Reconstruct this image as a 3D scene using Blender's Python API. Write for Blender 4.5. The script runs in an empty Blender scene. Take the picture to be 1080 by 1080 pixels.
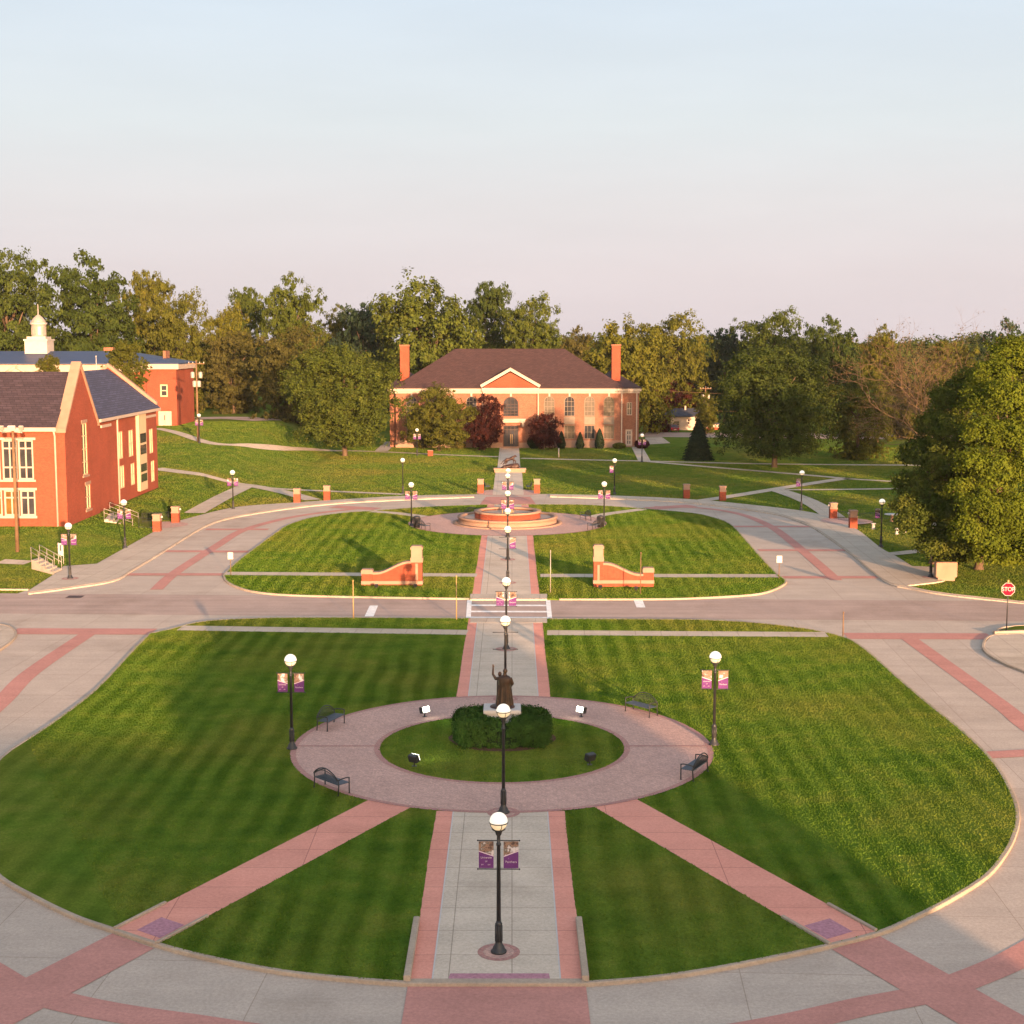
import bpy, bmesh, math, random
import numpy as np
from mathutils import Vector, Matrix, noise
R = math.radians
scene = bpy.context.scene
col = scene.collection
rnd = random.Random(7)

# ------------------------------------------------------------------ camera, sky, sun
CAM_H, F, CX, CY, PITCH = 18.4, 1550.0, 540.0, 540.0, R(6.7)
cam_d = bpy.data.cameras.new('camera'); cam = bpy.data.objects.new('camera', cam_d); col.objects.link(cam)
cam.location = (0, 0, CAM_H); cam.rotation_euler = (R(90) - PITCH, 0, 0)
cam_d.sensor_width = 36; cam_d.lens = 36 * F / 1080; cam_d.clip_start = .5; cam_d.clip_end = 9000
scene.camera = cam
SUN_EL, SUN_AZ = 6.3, 162.0          # degrees; azimuth clockwise from +Y (behind the camera, a little to the right)
w = bpy.data.worlds.new('World'); scene.world = w; w.use_nodes = True
nt = w.node_tree; nt.nodes.clear()
wo = nt.nodes.new('ShaderNodeOutputWorld'); bg = nt.nodes.new('ShaderNodeBackground'); sky = nt.nodes.new('ShaderNodeTexSky')
sky.sky_type = 'NISHITA'; sky.sun_disc = False; sky.sun_elevation = R(SUN_EL); sky.sun_rotation = R(SUN_AZ)
sky.air_density = 1.0; sky.dust_density = 1.5; sky.ozone_density = 1.2; sky.altitude = 200
bg.inputs[1].default_value = .12
# the sky opposite the low sun: pink grey belt at the horizon, pale blue above; towards the sun the Nishita glow
SKY_K = .247 / .12
tc = nt.nodes.new('ShaderNodeTexCoord'); sx = nt.nodes.new('ShaderNodeSeparateXYZ'); nt.links.new(tc.outputs['Generated'], sx.inputs[0])
rp = nt.nodes.new('ShaderNodeValToRGB'); el = rp.color_ramp.elements
for i, (p, c) in enumerate([(0, (.79, .69, .705)), (.045, (.835, .75, .75)), (.09, (.85, .82, .82)), (.14, (.81, .86, .88)), (.215, (.75, .85, .94)), (.5, (.62, .74, .86)), (1, (.56, .66, .80))]):
    q = el[i] if i < 2 else el.new(p)
    q.position = p; q.color = (*c, 1)
nt.links.new(sx.outputs[2], rp.inputs[0])
mpv = nt.nodes.new('ShaderNodeMapping'); mpv.inputs['Scale'].default_value = (3, 3, 16); mpv.inputs['Rotation'].default_value = (.25, .1, 0); nt.links.new(tc.outputs['Generated'], mpv.inputs[0])
nz = nt.nodes.new('ShaderNodeTexNoise'); nz.inputs['Scale'].default_value = 1.6; nz.inputs['Detail'].default_value = 7; nz.inputs['Roughness'].default_value = .6; nt.links.new(mpv.outputs[0], nz.inputs['Vector'])
veil = nt.nodes.new('ShaderNodeMapRange'); veil.inputs['From Min'].default_value = .35; veil.inputs['From Max'].default_value = .75; veil.inputs['To Min'].default_value = SKY_K * .985; veil.inputs['To Max'].default_value = SKY_K * 1.035; nt.links.new(nz.outputs['Fac'], veil.inputs[0])
sc = nt.nodes.new('ShaderNodeVectorMath'); sc.operation = 'SCALE'; nt.links.new(veil.outputs[0], sc.inputs['Scale']); nt.links.new(rp.outputs[0], sc.inputs[0])
dt = nt.nodes.new('ShaderNodeVectorMath'); dt.operation = 'DOT_PRODUCT'; nt.links.new(tc.outputs['Generated'], dt.inputs[0]); dt.inputs[1].default_value = (math.sin(R(SUN_AZ)), math.cos(R(SUN_AZ)), 0)
mr = nt.nodes.new('ShaderNodeMapRange'); mr.interpolation_type = 'SMOOTHSTEP'; mr.inputs['From Min'].default_value = -.1; mr.inputs['From Max'].default_value = .9; mr.inputs['To Max'].default_value = .92; nt.links.new(dt.outputs['Value'], mr.inputs[0])
mx = nt.nodes.new('ShaderNodeMix'); mx.data_type = 'RGBA'; nt.links.new(mr.outputs[0], mx.inputs[0]); nt.links.new(sc.outputs[0], mx.inputs[6]); 
glow = nt.nodes.new('ShaderNodeVectorMath'); glow.operation = 'MULTIPLY'; glow.inputs[1].default_value = (1.75, 1.5, 1.4); nt.links.new(sky.outputs[0], glow.inputs[0]); nt.links.new(glow.outputs[0], mx.inputs[7])
nt.links.new(mx.outputs[2], bg.inputs[0]); nt.links.new(bg.outputs[0], wo.inputs[0])
sun_d = bpy.data.lights.new('sun', 'SUN'); sun = bpy.data.objects.new('sun', sun_d); col.objects.link(sun)
sun_d.energy = 4.2; sun_d.angle = R(.6); sun_d.color = (1, .59, .33)
sdir = Vector((math.sin(R(SUN_AZ)) * math.cos(R(SUN_EL)), math.cos(R(SUN_AZ)) * math.cos(R(SUN_EL)), math.sin(R(SUN_EL))))
sun.rotation_euler = sdir.to_track_quat('Z', 'Y').to_euler()
vs = scene.view_settings
vs.view_transform = 'Standard'; vs.look = 'None'; vs.gamma = 1; vs.use_curve_mapping = False; vs.exposure = 1.95

# ------------------------------------------------------------------ where things stand
def S(t):
    t = max(0., min(1., t)); return t * t * (3 - 2 * t)
def E(x, y):                          # height of the lawn: a bank under the left hall and a rise behind it
    return 1.2 * S((-34.2 - x) / 6) * S((y - 119) / 12) + 3.2 * S((-28 - x) / 14) * S((y - 178) / 60)
ct, st = math.cos(PITCH), math.sin(PITCH)
def P(px, py, Y):                     # the point at distance Y seen at a place in the survey picture
    a, b = (px - CX) / F, (CY - py) / F
    t = Y / (ct + b * st)
    return Vector((a * t, Y, CAM_H + t * (b * ct - st)))
def G(px, py, e=0.):
    b = (CY - py) / F
    Y = (CAM_H - e) * (ct + b * st) / (st - b * ct)
    p = P(px, py, Y); p.z = e; return p
def GT(px, py):
    e = 0.
    for i in range(40):
        p = G(px, py, e); e = .5 * e + .5 * E(p.x, p.y)
    p = G(px, py, e); p.z = E(p.x, p.y); return p

# ------------------------------------------------------------------ object helpers
def link(o, parent=None):
    col.objects.link(o)
    if parent is not None: o.parent = parent
    return o
def tag(o, label=None, cat=None, group=None, kind=None):
    if label: o['label'] = label
    if cat: o['category'] = cat
    if group: o['group'] = group
    if kind: o['kind'] = kind
    return o
def thing(name, label, cat, loc=(0, 0, 0), rz=0., group=None):
    o = bpy.data.objects.new(name, None); link(o); o.location = loc; o.rotation_euler = (0, 0, rz)
    o.empty_display_size = .3
    return tag(o, label, cat, group)
def from_bm(name, bm, mats, parent=None, smooth=False):
    me = bpy.data.meshes.new(name); bm.normal_update(); bm.to_mesh(me); bm.free()
    for m in (mats if isinstance(mats, (list, tuple)) else [mats]): me.materials.append(m)
    if smooth:
        for p in me.polygons: p.use_smooth = True
    return link(bpy.data.objects.new(name, me), parent)
def share(name, me, parent=None, loc=(0, 0, 0), rz=0.):
    o = bpy.data.objects.new(name, me); link(o, parent); o.location = loc; o.rotation_euler = (0, 0, rz); return o
def copy_tree(o, parent=None):
    c = o.copy(); col.objects.link(c)
    if parent is not None: c.parent = parent
    for ch in o.children: copy_tree(ch, c)
    return c
def box(bm, x0, x1, y0, y1, z0, z1, M=None, mi=0):
    vs_ = [Vector((x, y, z)) for z in (z0, z1) for y in (y0, y1) for x in (x0, x1)]
    if M is not None: vs_ = [M @ v for v in vs_]
    v = [bm.verts.new(p) for p in vs_]
    for f in ((0, 2, 3, 1), (4, 5, 7, 6), (0, 1, 5, 4), (2, 6, 7, 3), (0, 4, 6, 2), (1, 3, 7, 5)):
        bm.faces.new([v[i] for i in f]).material_index = mi
def tube(bm, pts, rad, n=8, mi=0, cap=True):
    pts = [Vector(p) for p in pts]
    if not isinstance(rad, (list, tuple)): rad = [rad] * len(pts)
    rings = []; ref = None
    for i, p in enumerate(pts):
        d = (pts[min(i + 1, len(pts) - 1)] - pts[max(i - 1, 0)]).normalized()
        if ref is None: ref = Vector((1, 0, 0)) if abs(d.x) < .8 else Vector((0, 1, 0))
        a = (ref - d * ref.dot(d)).normalized(); b = d.cross(a); ref = a
        rings.append([bm.verts.new(p + (a * math.cos(2 * math.pi * k / n) + b * math.sin(2 * math.pi * k / n)) * rad[i]) for k in range(n)])
    for A, B in zip(rings, rings[1:]):
        for k in range(n):
            f = bm.faces.new((A[k], A[(k + 1) % n], B[(k + 1) % n], B[k])); f.material_index = mi; f.smooth = True
    if cap:
        bm.faces.new(rings[0][::-1]).material_index = mi; bm.faces.new(rings[-1]).material_index = mi
def lathe(bm, prof, n=20, mi=0, c=(0, 0, 0), sx=1., sy=1., cap=True):
    rings = []
    for r, z in prof:
        rings.append([bm.verts.new((c[0] + sx * r * math.cos(2 * math.pi * k / n), c[1] + sy * r * math.sin(2 * math.pi * k / n), c[2] + z)) for k in range(n)])
    for A, B in zip(rings, rings[1:]):
        for k in range(n):
            f = bm.faces.new((A[k], A[(k + 1) % n], B[(k + 1) % n], B[k])); f.material_index = mi; f.smooth = True
    if cap and prof[0][0] > 1e-4: bm.faces.new(rings[0][::-1]).material_index = mi
    if cap and prof[-1][0] > 1e-4: bm.faces.new(rings[-1]).material_index = mi
    bmesh.ops.remove_doubles(bm, verts=bm.verts, dist=1e-5)
def ellipsoid(bm, c, r, M=None, n=14, m=9, mi=0):
    rings = []
    for i in range(m + 1):
        t = math.pi * i / m
        ring = []
        for k in range(n):
            a = 2 * math.pi * k / n
            p = Vector((r[0] * math.sin(t) * math.cos(a), r[1] * math.sin(t) * math.sin(a), -r[2] * math.cos(t)))
            if M is not None: p = M @ p
            ring.append(bm.verts.new(p + Vector(c)))
        rings.append(ring)
    for A, B in zip(rings, rings[1:]):
        for k in range(n):
            f = bm.faces.new((A[k], A[(k + 1) % n], B[(k + 1) % n], B[k])); f.smooth = True; f.material_index = mi
    bmesh.ops.remove_doubles(bm, verts=bm.verts, dist=1e-5)
def face(bm, pts, mi=0):
    f = bm.faces.new([bm.verts.new(p) for p in pts]); f.material_index = mi; return f
def bevel(bm, w_, seg=2):
    bmesh.ops.remove_doubles(bm, verts=bm.verts, dist=1e-5)
    bmesh.ops.bevel(bm, geom=[e for e in bm.edges if len(e.link_faces) == 2 and e.calc_face_angle(0) > .5], offset=w_, segments=seg, affect='EDGES', clamp_overlap=True)

# ------------------------------------------------------------------ materials
def mat(name, rough=.8, spec=.3, metal=0.):
    m = bpy.data.materials.new(name); m.use_nodes = True
    b = m.node_tree.nodes['Principled BSDF']
    b.inputs['Roughness'].default_value = rough; b.inputs['Specular IOR Level'].default_value = spec; b.inputs['Metallic'].default_value = metal
    return m, m.node_tree, b
def node(t, typ, **kw):
    n = t.nodes.new(typ)
    for k, v in kw.items():
        if k.startswith('i_'):
            key = k[2:]; n.inputs[int(key) if key.isdigit() else key.replace('_', ' ')].default_value = v
        else: setattr(n, k, v)
    return n
def rgba(c): return (c[0], c[1], c[2], 1)
def obj_co(t, scale=(1, 1, 1), rot=(0, 0, 0)):
    tc = node(t, 'ShaderNodeTexCoord'); mp = node(t, 'ShaderNodeMapping'); mp.inputs['Scale'].default_value = scale; mp.inputs['Rotation'].default_value = rot
    t.links.new(tc.outputs['Object'], mp.inputs[0]); return mp.outputs[0]
def world_co(t):
    return node(t, 'ShaderNodeNewGeometry').outputs['Position']
def noise_(t, co, scale, detail=4, rough=.55):
    n = node(t, 'ShaderNodeTexNoise'); n.inputs['Scale'].default_value = scale; n.inputs['Detail'].default_value = detail; n.inputs['Roughness'].default_value = rough
    t.links.new(co, n.inputs['Vector']); return n.outputs['Fac']
def ramp(t, fac, stops):
    r = node(t, 'ShaderNodeValToRGB'); e = r.color_ramp.elements
    while len(e) > 1: e.remove(e[-1])
    for i, (p, c) in enumerate(stops):
        q = e[0] if i == 0 else e.new(p)
        q.position = p; q.color = rgba(c) if len(c) == 3 else c
    t.links.new(fac, r.inputs[0]); return r.outputs[0]
def mix(t, a, b, fac, mode='MIX'):
    n = node(t, 'ShaderNodeMix', data_type='RGBA', blend_type=mode)
    for s, v in ((0, fac), (6, a), (7, b)):
        if hasattr(v, 'is_linked') or hasattr(v, 'links'): t.links.new(v, n.inputs[s])
        elif isinstance(v, (int, float)): n.inputs[s].default_value = v
        else: n.inputs[s].default_value = rgba(v)
    return n.outputs[2]
def math_(t, op, a, b=None, c=None):
    n = node(t, 'ShaderNodeMath', operation=op)
    for i, v in enumerate((a, b, c)):
        if v is None: continue
        if isinstance(v, (int, float)): n.inputs[i].default_value = v
        else: t.links.new(v, n.inputs[i])
    return n.outputs[0]
def bump(t, b, h, strength=.3, dist=.02):
    n = node(t, 'ShaderNodeBump'); n.inputs['Strength'].default_value = strength; n.inputs['Distance'].default_value = dist
    t.links.new(h, n.inputs['Height']); t.links.new(n.outputs[0], b.inputs['Normal'])
def plain(name, c, rough=.7, spec=.3, metal=0., var=.12, scale=6.):
    m, t, b = mat(name, rough, spec, metal)
    f = noise_(t, obj_co(t), scale, 5)
    c0 = tuple(x * (1 - var) for x in c); c1 = tuple(min(1, x * (1 + var)) for x in c)
    t.links.new(ramp(t, f, [(.3, c0), (.7, c1)]), b.inputs['Base Color']); return m

def grass_mat(name, stripes):
    m, t, b = mat(name, 1., 0.)
    co = world_co(t)
    big = noise_(t, co, .06, 4, .6); med = noise_(t, co, .55, 5, .65); fine = noise_(t, co, 11., 4, .8)
    c = ramp(t, med, [(.30, (.054, .110, .013)), (.52, (.088, .148, .017)), (.75, (.142, .174, .028))])
    c = mix(t, c, (.195, .165, .034), ramp(t, big, [(.46, (0, 0, 0)), (.70, (.55, .55, .55))]))
    c = mix(t, c, ramp(t, fine, [(.28, (.26, .30, .26)), (.5, (.5, .5, .5)), (.74, (.80, .76, .64))]), .7, 'OVERLAY')
    if stripes:
        sx = node(t, 'ShaderNodeSeparateXYZ'); t.links.new(co, sx.inputs[0])
        wob = noise_(t, co, .16, 2)
        ph = math_(t, 'ADD', math_(t, 'MULTIPLY', sx.outputs[0], 5.2), math_(t, 'MULTIPLY', wob, 4.0))
        s = math_(t, 'MULTIPLY', math_(t, 'SINE', ph), 1.5); s = math_(t, 'MAXIMUM', math_(t, 'MINIMUM', s, 1.), -1.)
        fade = ramp(t, noise_(t, co, .09, 2), [(.36, (.3, .3, .3)), (.60, (1, 1, 1))])
        amt = math_(t, 'MULTIPLY', math_(t, 'ADD', math_(t, 'MULTIPLY', s, .5), .5), math_(t, 'MULTIPLY', fade, .95))
        c = mix(t, c, mix(t, c, (.56, .66, .52), 1., 'MULTIPLY'), amt)
    c = mix(t, c, (1.30, 1.25, 1.32) if stripes else (1.10, 1.0, 1.28), 1., 'MULTIPLY')
    # blades let part of the light through
    d = node(t, 'ShaderNodeBsdfDiffuse'); tr = node(t, 'ShaderNodeBsdfTranslucent'); mx_ = node(t, 'ShaderNodeMixShader'); mx_.inputs[0].default_value = .30
    t.links.new(c, d.inputs[0]); t.links.new(c, tr.inputs[0]); t.links.new(d.outputs[0], mx_.inputs[1]); t.links.new(tr.outputs[0], mx_.inputs[2])
    t.links.new(mx_.outputs[0], t.nodes['Material Output'].inputs[0]); t.nodes.remove(b)
    return m
M = {}
M['grass'] = grass_mat('mown grass', True)
M['field'] = grass_mat('lawn grass', False)

def concrete_mat(name, c, jx=0., jy=0., var=.13, rot=0., dark=(.45, .43, .42), stain=.25, wear=.5):
    m, t, b = mat(name, .88, .2)
    co = world_co(t)
    mp = node(t, 'ShaderNodeMapping'); mp.inputs['Rotation'].default_value = (0, 0, rot); t.links.new(co, mp.inputs[0])
    f = noise_(t, co, .5, 6, .62); g = noise_(t, co, 9., 4, .8)
    k = ramp(t, f, [(.28, tuple(x * (1 - var) for x in c)), (.55, c), (.78, tuple(x * (1 + var) for x in c))])
    k = mix(t, k, ramp(t, g, [(.25, (.36, .36, .36)), (.5, (.5, .5, .5)), (.75, (.64, .64, .64))]), .8, 'OVERLAY')
    mw = node(t, 'ShaderNodeMapping'); mw.inputs['Scale'].default_value = (.05, 1.1, 1); mw.inputs['Rotation'].default_value = (0, 0, rot); t.links.new(co, mw.inputs[0])
    k = mix(t, k, ramp(t, noise_(t, mw.outputs[0], 1., 4, .6), [(.3, (.44, .44, .44)), (.7, (.56, .56, .56))]), wear, 'OVERLAY')
    st_ = noise_(t, co, .13, 5, .7)
    k = mix(t, k, mix(t, k, (.68, .64, .60), 1., 'MULTIPLY'), ramp(t, st_, [(.52, (0, 0, 0)), (.68, (stain * 2, stain * 2, stain * 2))]))
    if jx:
        br = node(t, 'ShaderNodeTexBrick', offset=0., squash=1.); t.links.new(mp.outputs[0], br.inputs[0])
        br.inputs['Color1'].default_value = (1, 1, 1, 1); br.inputs['Color2'].default_value = (.93, .93, .93, 1); br.inputs['Mortar'].default_value = rgba(dark)
        br.inputs['Scale'].default_value = 1; br.inputs['Brick Width'].default_value = jx; br.inputs['Row Height'].default_value = jy
        br.inputs['Mortar Size'].default_value = .018; br.inputs['Mortar Smooth'].default_value = .4; br.inputs['Bias'].default_value = 0
        k = mix(t, k, br.outputs[0], .85, 'MULTIPLY')
    t.links.new(k, b.inputs['Base Color']); bump(t, b, g, .35, .01); return m
M['drive'] = concrete_mat('drive concrete', (.43, .35, .29), 4.6, 4.6, .10, .05, (.62, .58, .55))
M['walk'] = concrete_mat('walk concrete', (.51, .42, .335), 1.83, 1.83)
M['side'] = concrete_mat('sidewalk concrete', (.45, .37, .295), 1.6, 1.6, .12, .05)
M['kerb'] = concrete_mat('kerb concrete', (.35, .275, .21), 0, 0, .16)
M['pink'] = concrete_mat('red tinted concrete', (.62, .265, .20), 3.66, 1.83, .10, 0, (.5, .45, .45), .2)
M['band'] = concrete_mat('red tinted drive band', (.44, .205, .17), 0, 0, .12)
M['asphalt'] = concrete_mat('worn asphalt', (.36, .265, .225), 0, 0, .12, .05, wear=1.)
M['purple'] = plain('purple paver', (.36, .17, .21), .85, .2, 0, .25, 9)
M['paint'] = plain('white road paint', (.72, .70, .68), .7, .2, 0, .2, 3)
M['soil'] = plain('bark mulch', (.10, .055, .035), .95, .1, 0, .5, 14)

def paver_mat(name, c1, c2, mortar, bw=.22, bh=.11):
    m, t, b = mat(name, .85, .2)
    co = world_co(t)
    mp = node(t, 'ShaderNodeMapping'); mp.inputs['Rotation'].default_value = (0, 0, R(45)); t.links.new(co, mp.inputs[0])
    br = node(t, 'ShaderNodeTexBrick'); t.links.new(mp.outputs[0], br.inputs[0])
    for k, v in (('Color1', c1), ('Color2', c2), ('Mortar', mortar)): br.inputs[k].default_value = rgba(v)
    br.inputs['Scale'].default_value = 1; br.inputs['Brick Width'].default_value = bw; br.inputs['Row Height'].default_value = bh
    br.inputs['Mortar Size'].default_value = .008
    f = noise_(t, co, .35, 5, .6); g = noise_(t, co, 13., 4, .8)
    k = mix(t, br.outputs[0], ramp(t, f, [(.3, (.46, .46, .46)), (.7, (.54, .54, .54))]), .9, 'OVERLAY')
    k = mix(t, k, ramp(t, g, [(.25, (.25, .25, .27)), (.75, (.75, .75, .73))]), .9, 'OVERLAY')
    t.links.new(k, b.inputs['Base Color']); bump(t, b, g, .4, .01); return m
M['paver'] = paver_mat('brick pavers', (.50, .305, .25), (.40, .245, .21), (.33, .23, .19))
M['soldier'] = paver_mat('edging brick', (.38, .18, .15), (.32, .16, .14), (.30, .21, .19), .12, .24)

def brick_mat(name, c, wall_axis='XZ', var=.18):
    m, t, b = mat(name, .85, .2)
    co = world_co(t)
    sx = node(t, 'ShaderNodeSeparateXYZ'); t.links.new(co, sx.inputs[0]); cb = node(t, 'ShaderNodeCombineXYZ')
    t.links.new(math_(t, 'ADD', sx.outputs[0], sx.outputs[1]), cb.inputs[0]); t.links.new(sx.outputs[2], cb.inputs[1])
    br = node(t, 'ShaderNodeTexBrick'); t.links.new(cb.outputs[0], br.inputs[0])
    br.inputs['Color1'].default_value = rgba(c); br.inputs['Color2'].default_value = rgba(tuple(x * (1 - var * 1.6) for x in c)); br.inputs['Mortar'].default_value = rgba((c[0] * .8 + .05, c[1] * .8 + .045, c[2] * .8 + .035))
    br.inputs['Scale'].default_value = 1; br.inputs['Brick Width'].default_value = .22; br.inputs['Row Height'].default_value = .075; br.inputs['Mortar Size'].default_value = .009
    f = noise_(t, co, .35, 5, .65); g = noise_(t, co, 5., 3, .8)
    k = mix(t, br.outputs[0], ramp(t, f, [(.3, (.42, .42, .42)), (.7, (.58, .58, .58))]), .9, 'OVERLAY')
    k = mix(t, k, ramp(t, g, [(.25, (.4, .4, .4)), (.75, (.6, .6, .6))]), .7, 'OVERLAY')
    t.links.new(k, b.inputs['Base Color']); return m
M['brick'] = brick_mat('red brick', (.25, .049, .023))
M['brick_old'] = brick_mat('old tan red brick', (.25, .100, .060), var=.25)
M['stone'] = plain('limestone', (.27, .172, .125), .8, .2, 0, .10, 1.3)
M['white'] = plain('white painted trim', (.38, .30, .245), .6, .3, 0, .06, 2)
M['cream'] = plain('cream window frame', (.46, .35, .22), .6, .3, 0, .06, 2)
def shingle(name, c, bw=.9, bh=.28):
    m, t, b = mat(name, .8, .25)
    co = world_co(t)
    sx = node(t, 'ShaderNodeSeparateXYZ'); t.links.new(co, sx.inputs[0]); cb = node(t, 'ShaderNodeCombineXYZ')
    t.links.new(math_(t, 'ADD', sx.outputs[0], math_(t, 'MULTIPLY', sx.outputs[1], .6)), cb.inputs[0]); t.links.new(math_(t, 'MULTIPLY', sx.outputs[2], 1.4), cb.inputs[1])
    br = node(t, 'ShaderNodeTexBrick'); t.links.new(cb.outputs[0], br.inputs[0])
    br.inputs['Color1'].default_value = rgba(c); br.inputs['Color2'].default_value = rgba(tuple(x * .66 for x in c)); br.inputs['Mortar'].default_value = rgba(tuple(x * .4 for x in c))
    br.inputs['Scale'].default_value = 1; br.inputs['Brick Width'].default_value = bw; br.inputs['Row Height'].default_value = bh; br.inputs['Mortar Size'].default_value = .03
    g = noise_(t, co, 2.2, 5, .75)
    k = mix(t, br.outputs[0], ramp(t, g, [(.25, (.36, .36, .36)), (.75, (.64, .64, .64))]), .9, 'OVERLAY')
    t.links.new(k, b.inputs['Base Color']); bump(t, b, br.outputs[1], .3, .02); return m
M['shingle'] = shingle('purple grey shingle', (.048, .034, .045))
M['shingle_brown'] = shingle('brown shingle', (.064, .034, .034), .7, .2)
M['shingle_blue'] = shingle('slate blue shingle', (.060, .062, .11))
M['metal_roof'] = plain('blue metal roof', (.022, .036, .085), .5, .4, .0, .1, 1.)
M['shingle_grey'] = shingle('grey shingle', (.05, .055, .075))
def glass(name, c, rough=.06):
    m, t, b = mat(name, rough, .6)
    f = noise_(t, obj_co(t), .8, 3)
    t.links.new(ramp(t, f, [(.3, tuple(x * .6 for x in c)), (.7, tuple(x * 1.3 for x in c))]), b.inputs['Base Color']); return m
M['glass'] = glass('dark window glass', (.035, .035, .04))
M['glass_blind'] = glass('window with blinds', (.075, .058, .045), .2)
M['glass_amber'] = glass('window with amber curtain', (.14, .075, .015), .2)
M['black'] = plain('black painted iron', (.022, .022, .024), .45, .4, 0, .2, 4)
M['navy'] = plain('blue grey slats', (.045, .06, .085), .5, .4, 0, .2, 6)
M['bronze'] = plain('patinated bronze', (.036, .018, .0095), .5, .4, .2, .4, 4)
M['bronze_dark'] = plain('dark bronze', (.042, .021, .016), .55, .4, .2, .4, 3)
M['marble'] = plain('pale granite', (.44, .41, .39), .6, .3, 0, .08, 5)
M['wood'] = plain('weathered pole wood', (.15, .09, .05), .85, .2, 0, .25, 1.5)
M['galv'] = plain('galvanised metal', (.30, .26, .23), .5, .4, .2, .1, 4)
M['yellow'] = plain('pale yellow rod', (.34, .22, .09), .6, .3, 0, .1, 4)
M['red'] = plain('red sign face', (.38, .006, .022), .8, .08, 0, .05, 4)
M['signwhite'] = plain('white sign face', (.42, .37, .34), .5, .4, 0, .04, 4)
M['banner_purple'] = plain('purple banner cloth', (.10, .030, .13), .8, .2, 0, .15, 5)
M['banner_text'] = plain('pale banner lettering', (.50, .40, .48), .8, .2, 0, .03, 5)
def photo_mat():
    m, t, b = mat('printed banner photo', .8, .2)
    oi = node(t, 'ShaderNodeObjectInfo'); tc = node(t, 'ShaderNodeTexCoord'); va = node(t, 'ShaderNodeVectorMath', operation='ADD')
    cb = node(t, 'ShaderNodeCombineXYZ'); t.links.new(math_(t, 'MULTIPLY', oi.outputs['Random'], 37.), cb.inputs[0])
    t.links.new(tc.outputs['Object'], va.inputs[0]); t.links.new(cb.outputs[0], va.inputs[1])
    f = noise_(t, va.outputs[0], 3.6, 3, .6)
    t.links.new(ramp(t, f, [(.28, (.03, .022, .025)), (.42, (.09, .06, .05)), (.5, (.24, .15, .11)), (.55, (.10, .085, .07)), (.62, (.46, .43, .44))]), b.inputs['Base Color']); return m
M['photo'] = photo_mat()
def emit(name, c, s):
    m, t, b = mat(name, .3, .4)
    b.inputs['Base Color'].default_value = rgba((.35, .33, .30)); b.inputs['Emission Color'].default_value = rgba(c); b.inputs['Emission Strength'].default_value = s; return m
M['globe'] = emit('lit lamp globe', (1, .90, .74), .24)
M['globe_low'] = emit('lit lamp globe underside', (1, .68, .34), .20)
M['flood'] = emit('lit floodlight lens', (1, .98, .75), 5.)
M['water'] = glass('dark water', (.05, .05, .045), .05)
def bark(name, c):
    m, t, b = mat(name, .9, .15)
    f = noise_(t, obj_co(t, (6, 6, 1.2)), 2.2, 6, .7)
    t.links.new(ramp(t, f, [(.3, tuple(x * .55 for x in c)), (.7, tuple(x * 1.35 for x in c))]), b.inputs['Base Color']); bump(t, b, f, .6, .03); return m
M['bark'] = bark('grey brown bark', (.10, .068, .045))
M['bark_pale'] = bark('pale dry branch', (.13, .085, .05))
def leaf_mat(name, c, dc, trans=.25):
    m = bpy.data.materials.new(name); m.use_nodes = True; t = m.node_tree; t.nodes.clear()
    out = node(t, 'ShaderNodeOutputMaterial'); d = node(t, 'ShaderNodeBsdfDiffuse'); tr = node(t, 'ShaderNodeBsdfTranslucent'); mx = node(t, 'ShaderNodeMixShader')
    co = world_co(t)
    f = noise_(t, co, .45, 4, .65); g = noise_(t, co, 3.2, 2, .6)
    k = ramp(t, f, [(.3, tuple(x * .62 for x in c)), (.5, c), (.72, dc)])
    k = mix(t, k, ramp(t, g, [(.3, (.34, .34, .34)), (.7, (.66, .66, .66))]), .8, 'OVERLAY')
    oi = node(t, 'ShaderNodeObjectInfo')
    k = mix(t, k, ramp(t, oi.outputs['Random'], [(0, (.40, .42, .42)), (1, (.60, .57, .55))]), .7, 'OVERLAY')
    for s in (d, tr): t.links.new(k, s.inputs[0])
    mx.inputs[0].default_value = trans
    t.links.new(d.outputs[0], mx.inputs[1]); t.links.new(tr.outputs[0], mx.inputs[2]); t.links.new(mx.outputs[0], out.inputs[0]); return m
M['leaf_dark'] = leaf_mat('dark green leaves', (.040, .060, .014), (.066, .084, .018))
M['leaf_green'] = leaf_mat('mid green leaves', (.056, .078, .015), (.090, .102, .020))
M['leaf_olive'] = leaf_mat('olive leaves', (.076, .084, .016), (.115, .108, .022))
M['leaf_sun'] = leaf_mat('yellow green leaves', (.098, .128, .014), (.145, .165, .020), .3)
M['leaf_yellow'] = leaf_mat('yellowing leaves', (.090, .098, .016), (.138, .130, .024), .3)
M['leaf_brown'] = leaf_mat('browning leaves', (.068, .066, .020), (.104, .090, .026))
M['leaf_maroon'] = leaf_mat('maroon leaves', (.045, .016, .014), (.075, .022, .016))
M['leaf_blue'] = leaf_mat('blue green leaves', (.030, .052, .030), (.045, .065, .030))
M['leaf_spruce'] = leaf_mat('dark spruce needles', (.018, .030, .016), (.030, .042, .020), .1)
M['leaf_dry'] = leaf_mat('dry tan leaves', (.12, .082, .035), (.16, .11, .04), .3)
M['car_red'] = plain('dark red car paint', (.10, .012, .012), .3, .5, 0, .03, 2)
M['tan_trim'] = plain('weathered tan window frame', (.20, .155, .12), .7, .2, 0, .1, 2)
M['basin_water'] = glass('basin water with painted reflection', (.25, .15, .09), .35)  # brown stands in for the warm reflection of the sunlit basin wall
M['white_cool'] = plain('white painted wood', (.36, .325, .30), .6, .3, 0, .06, 2)
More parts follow.
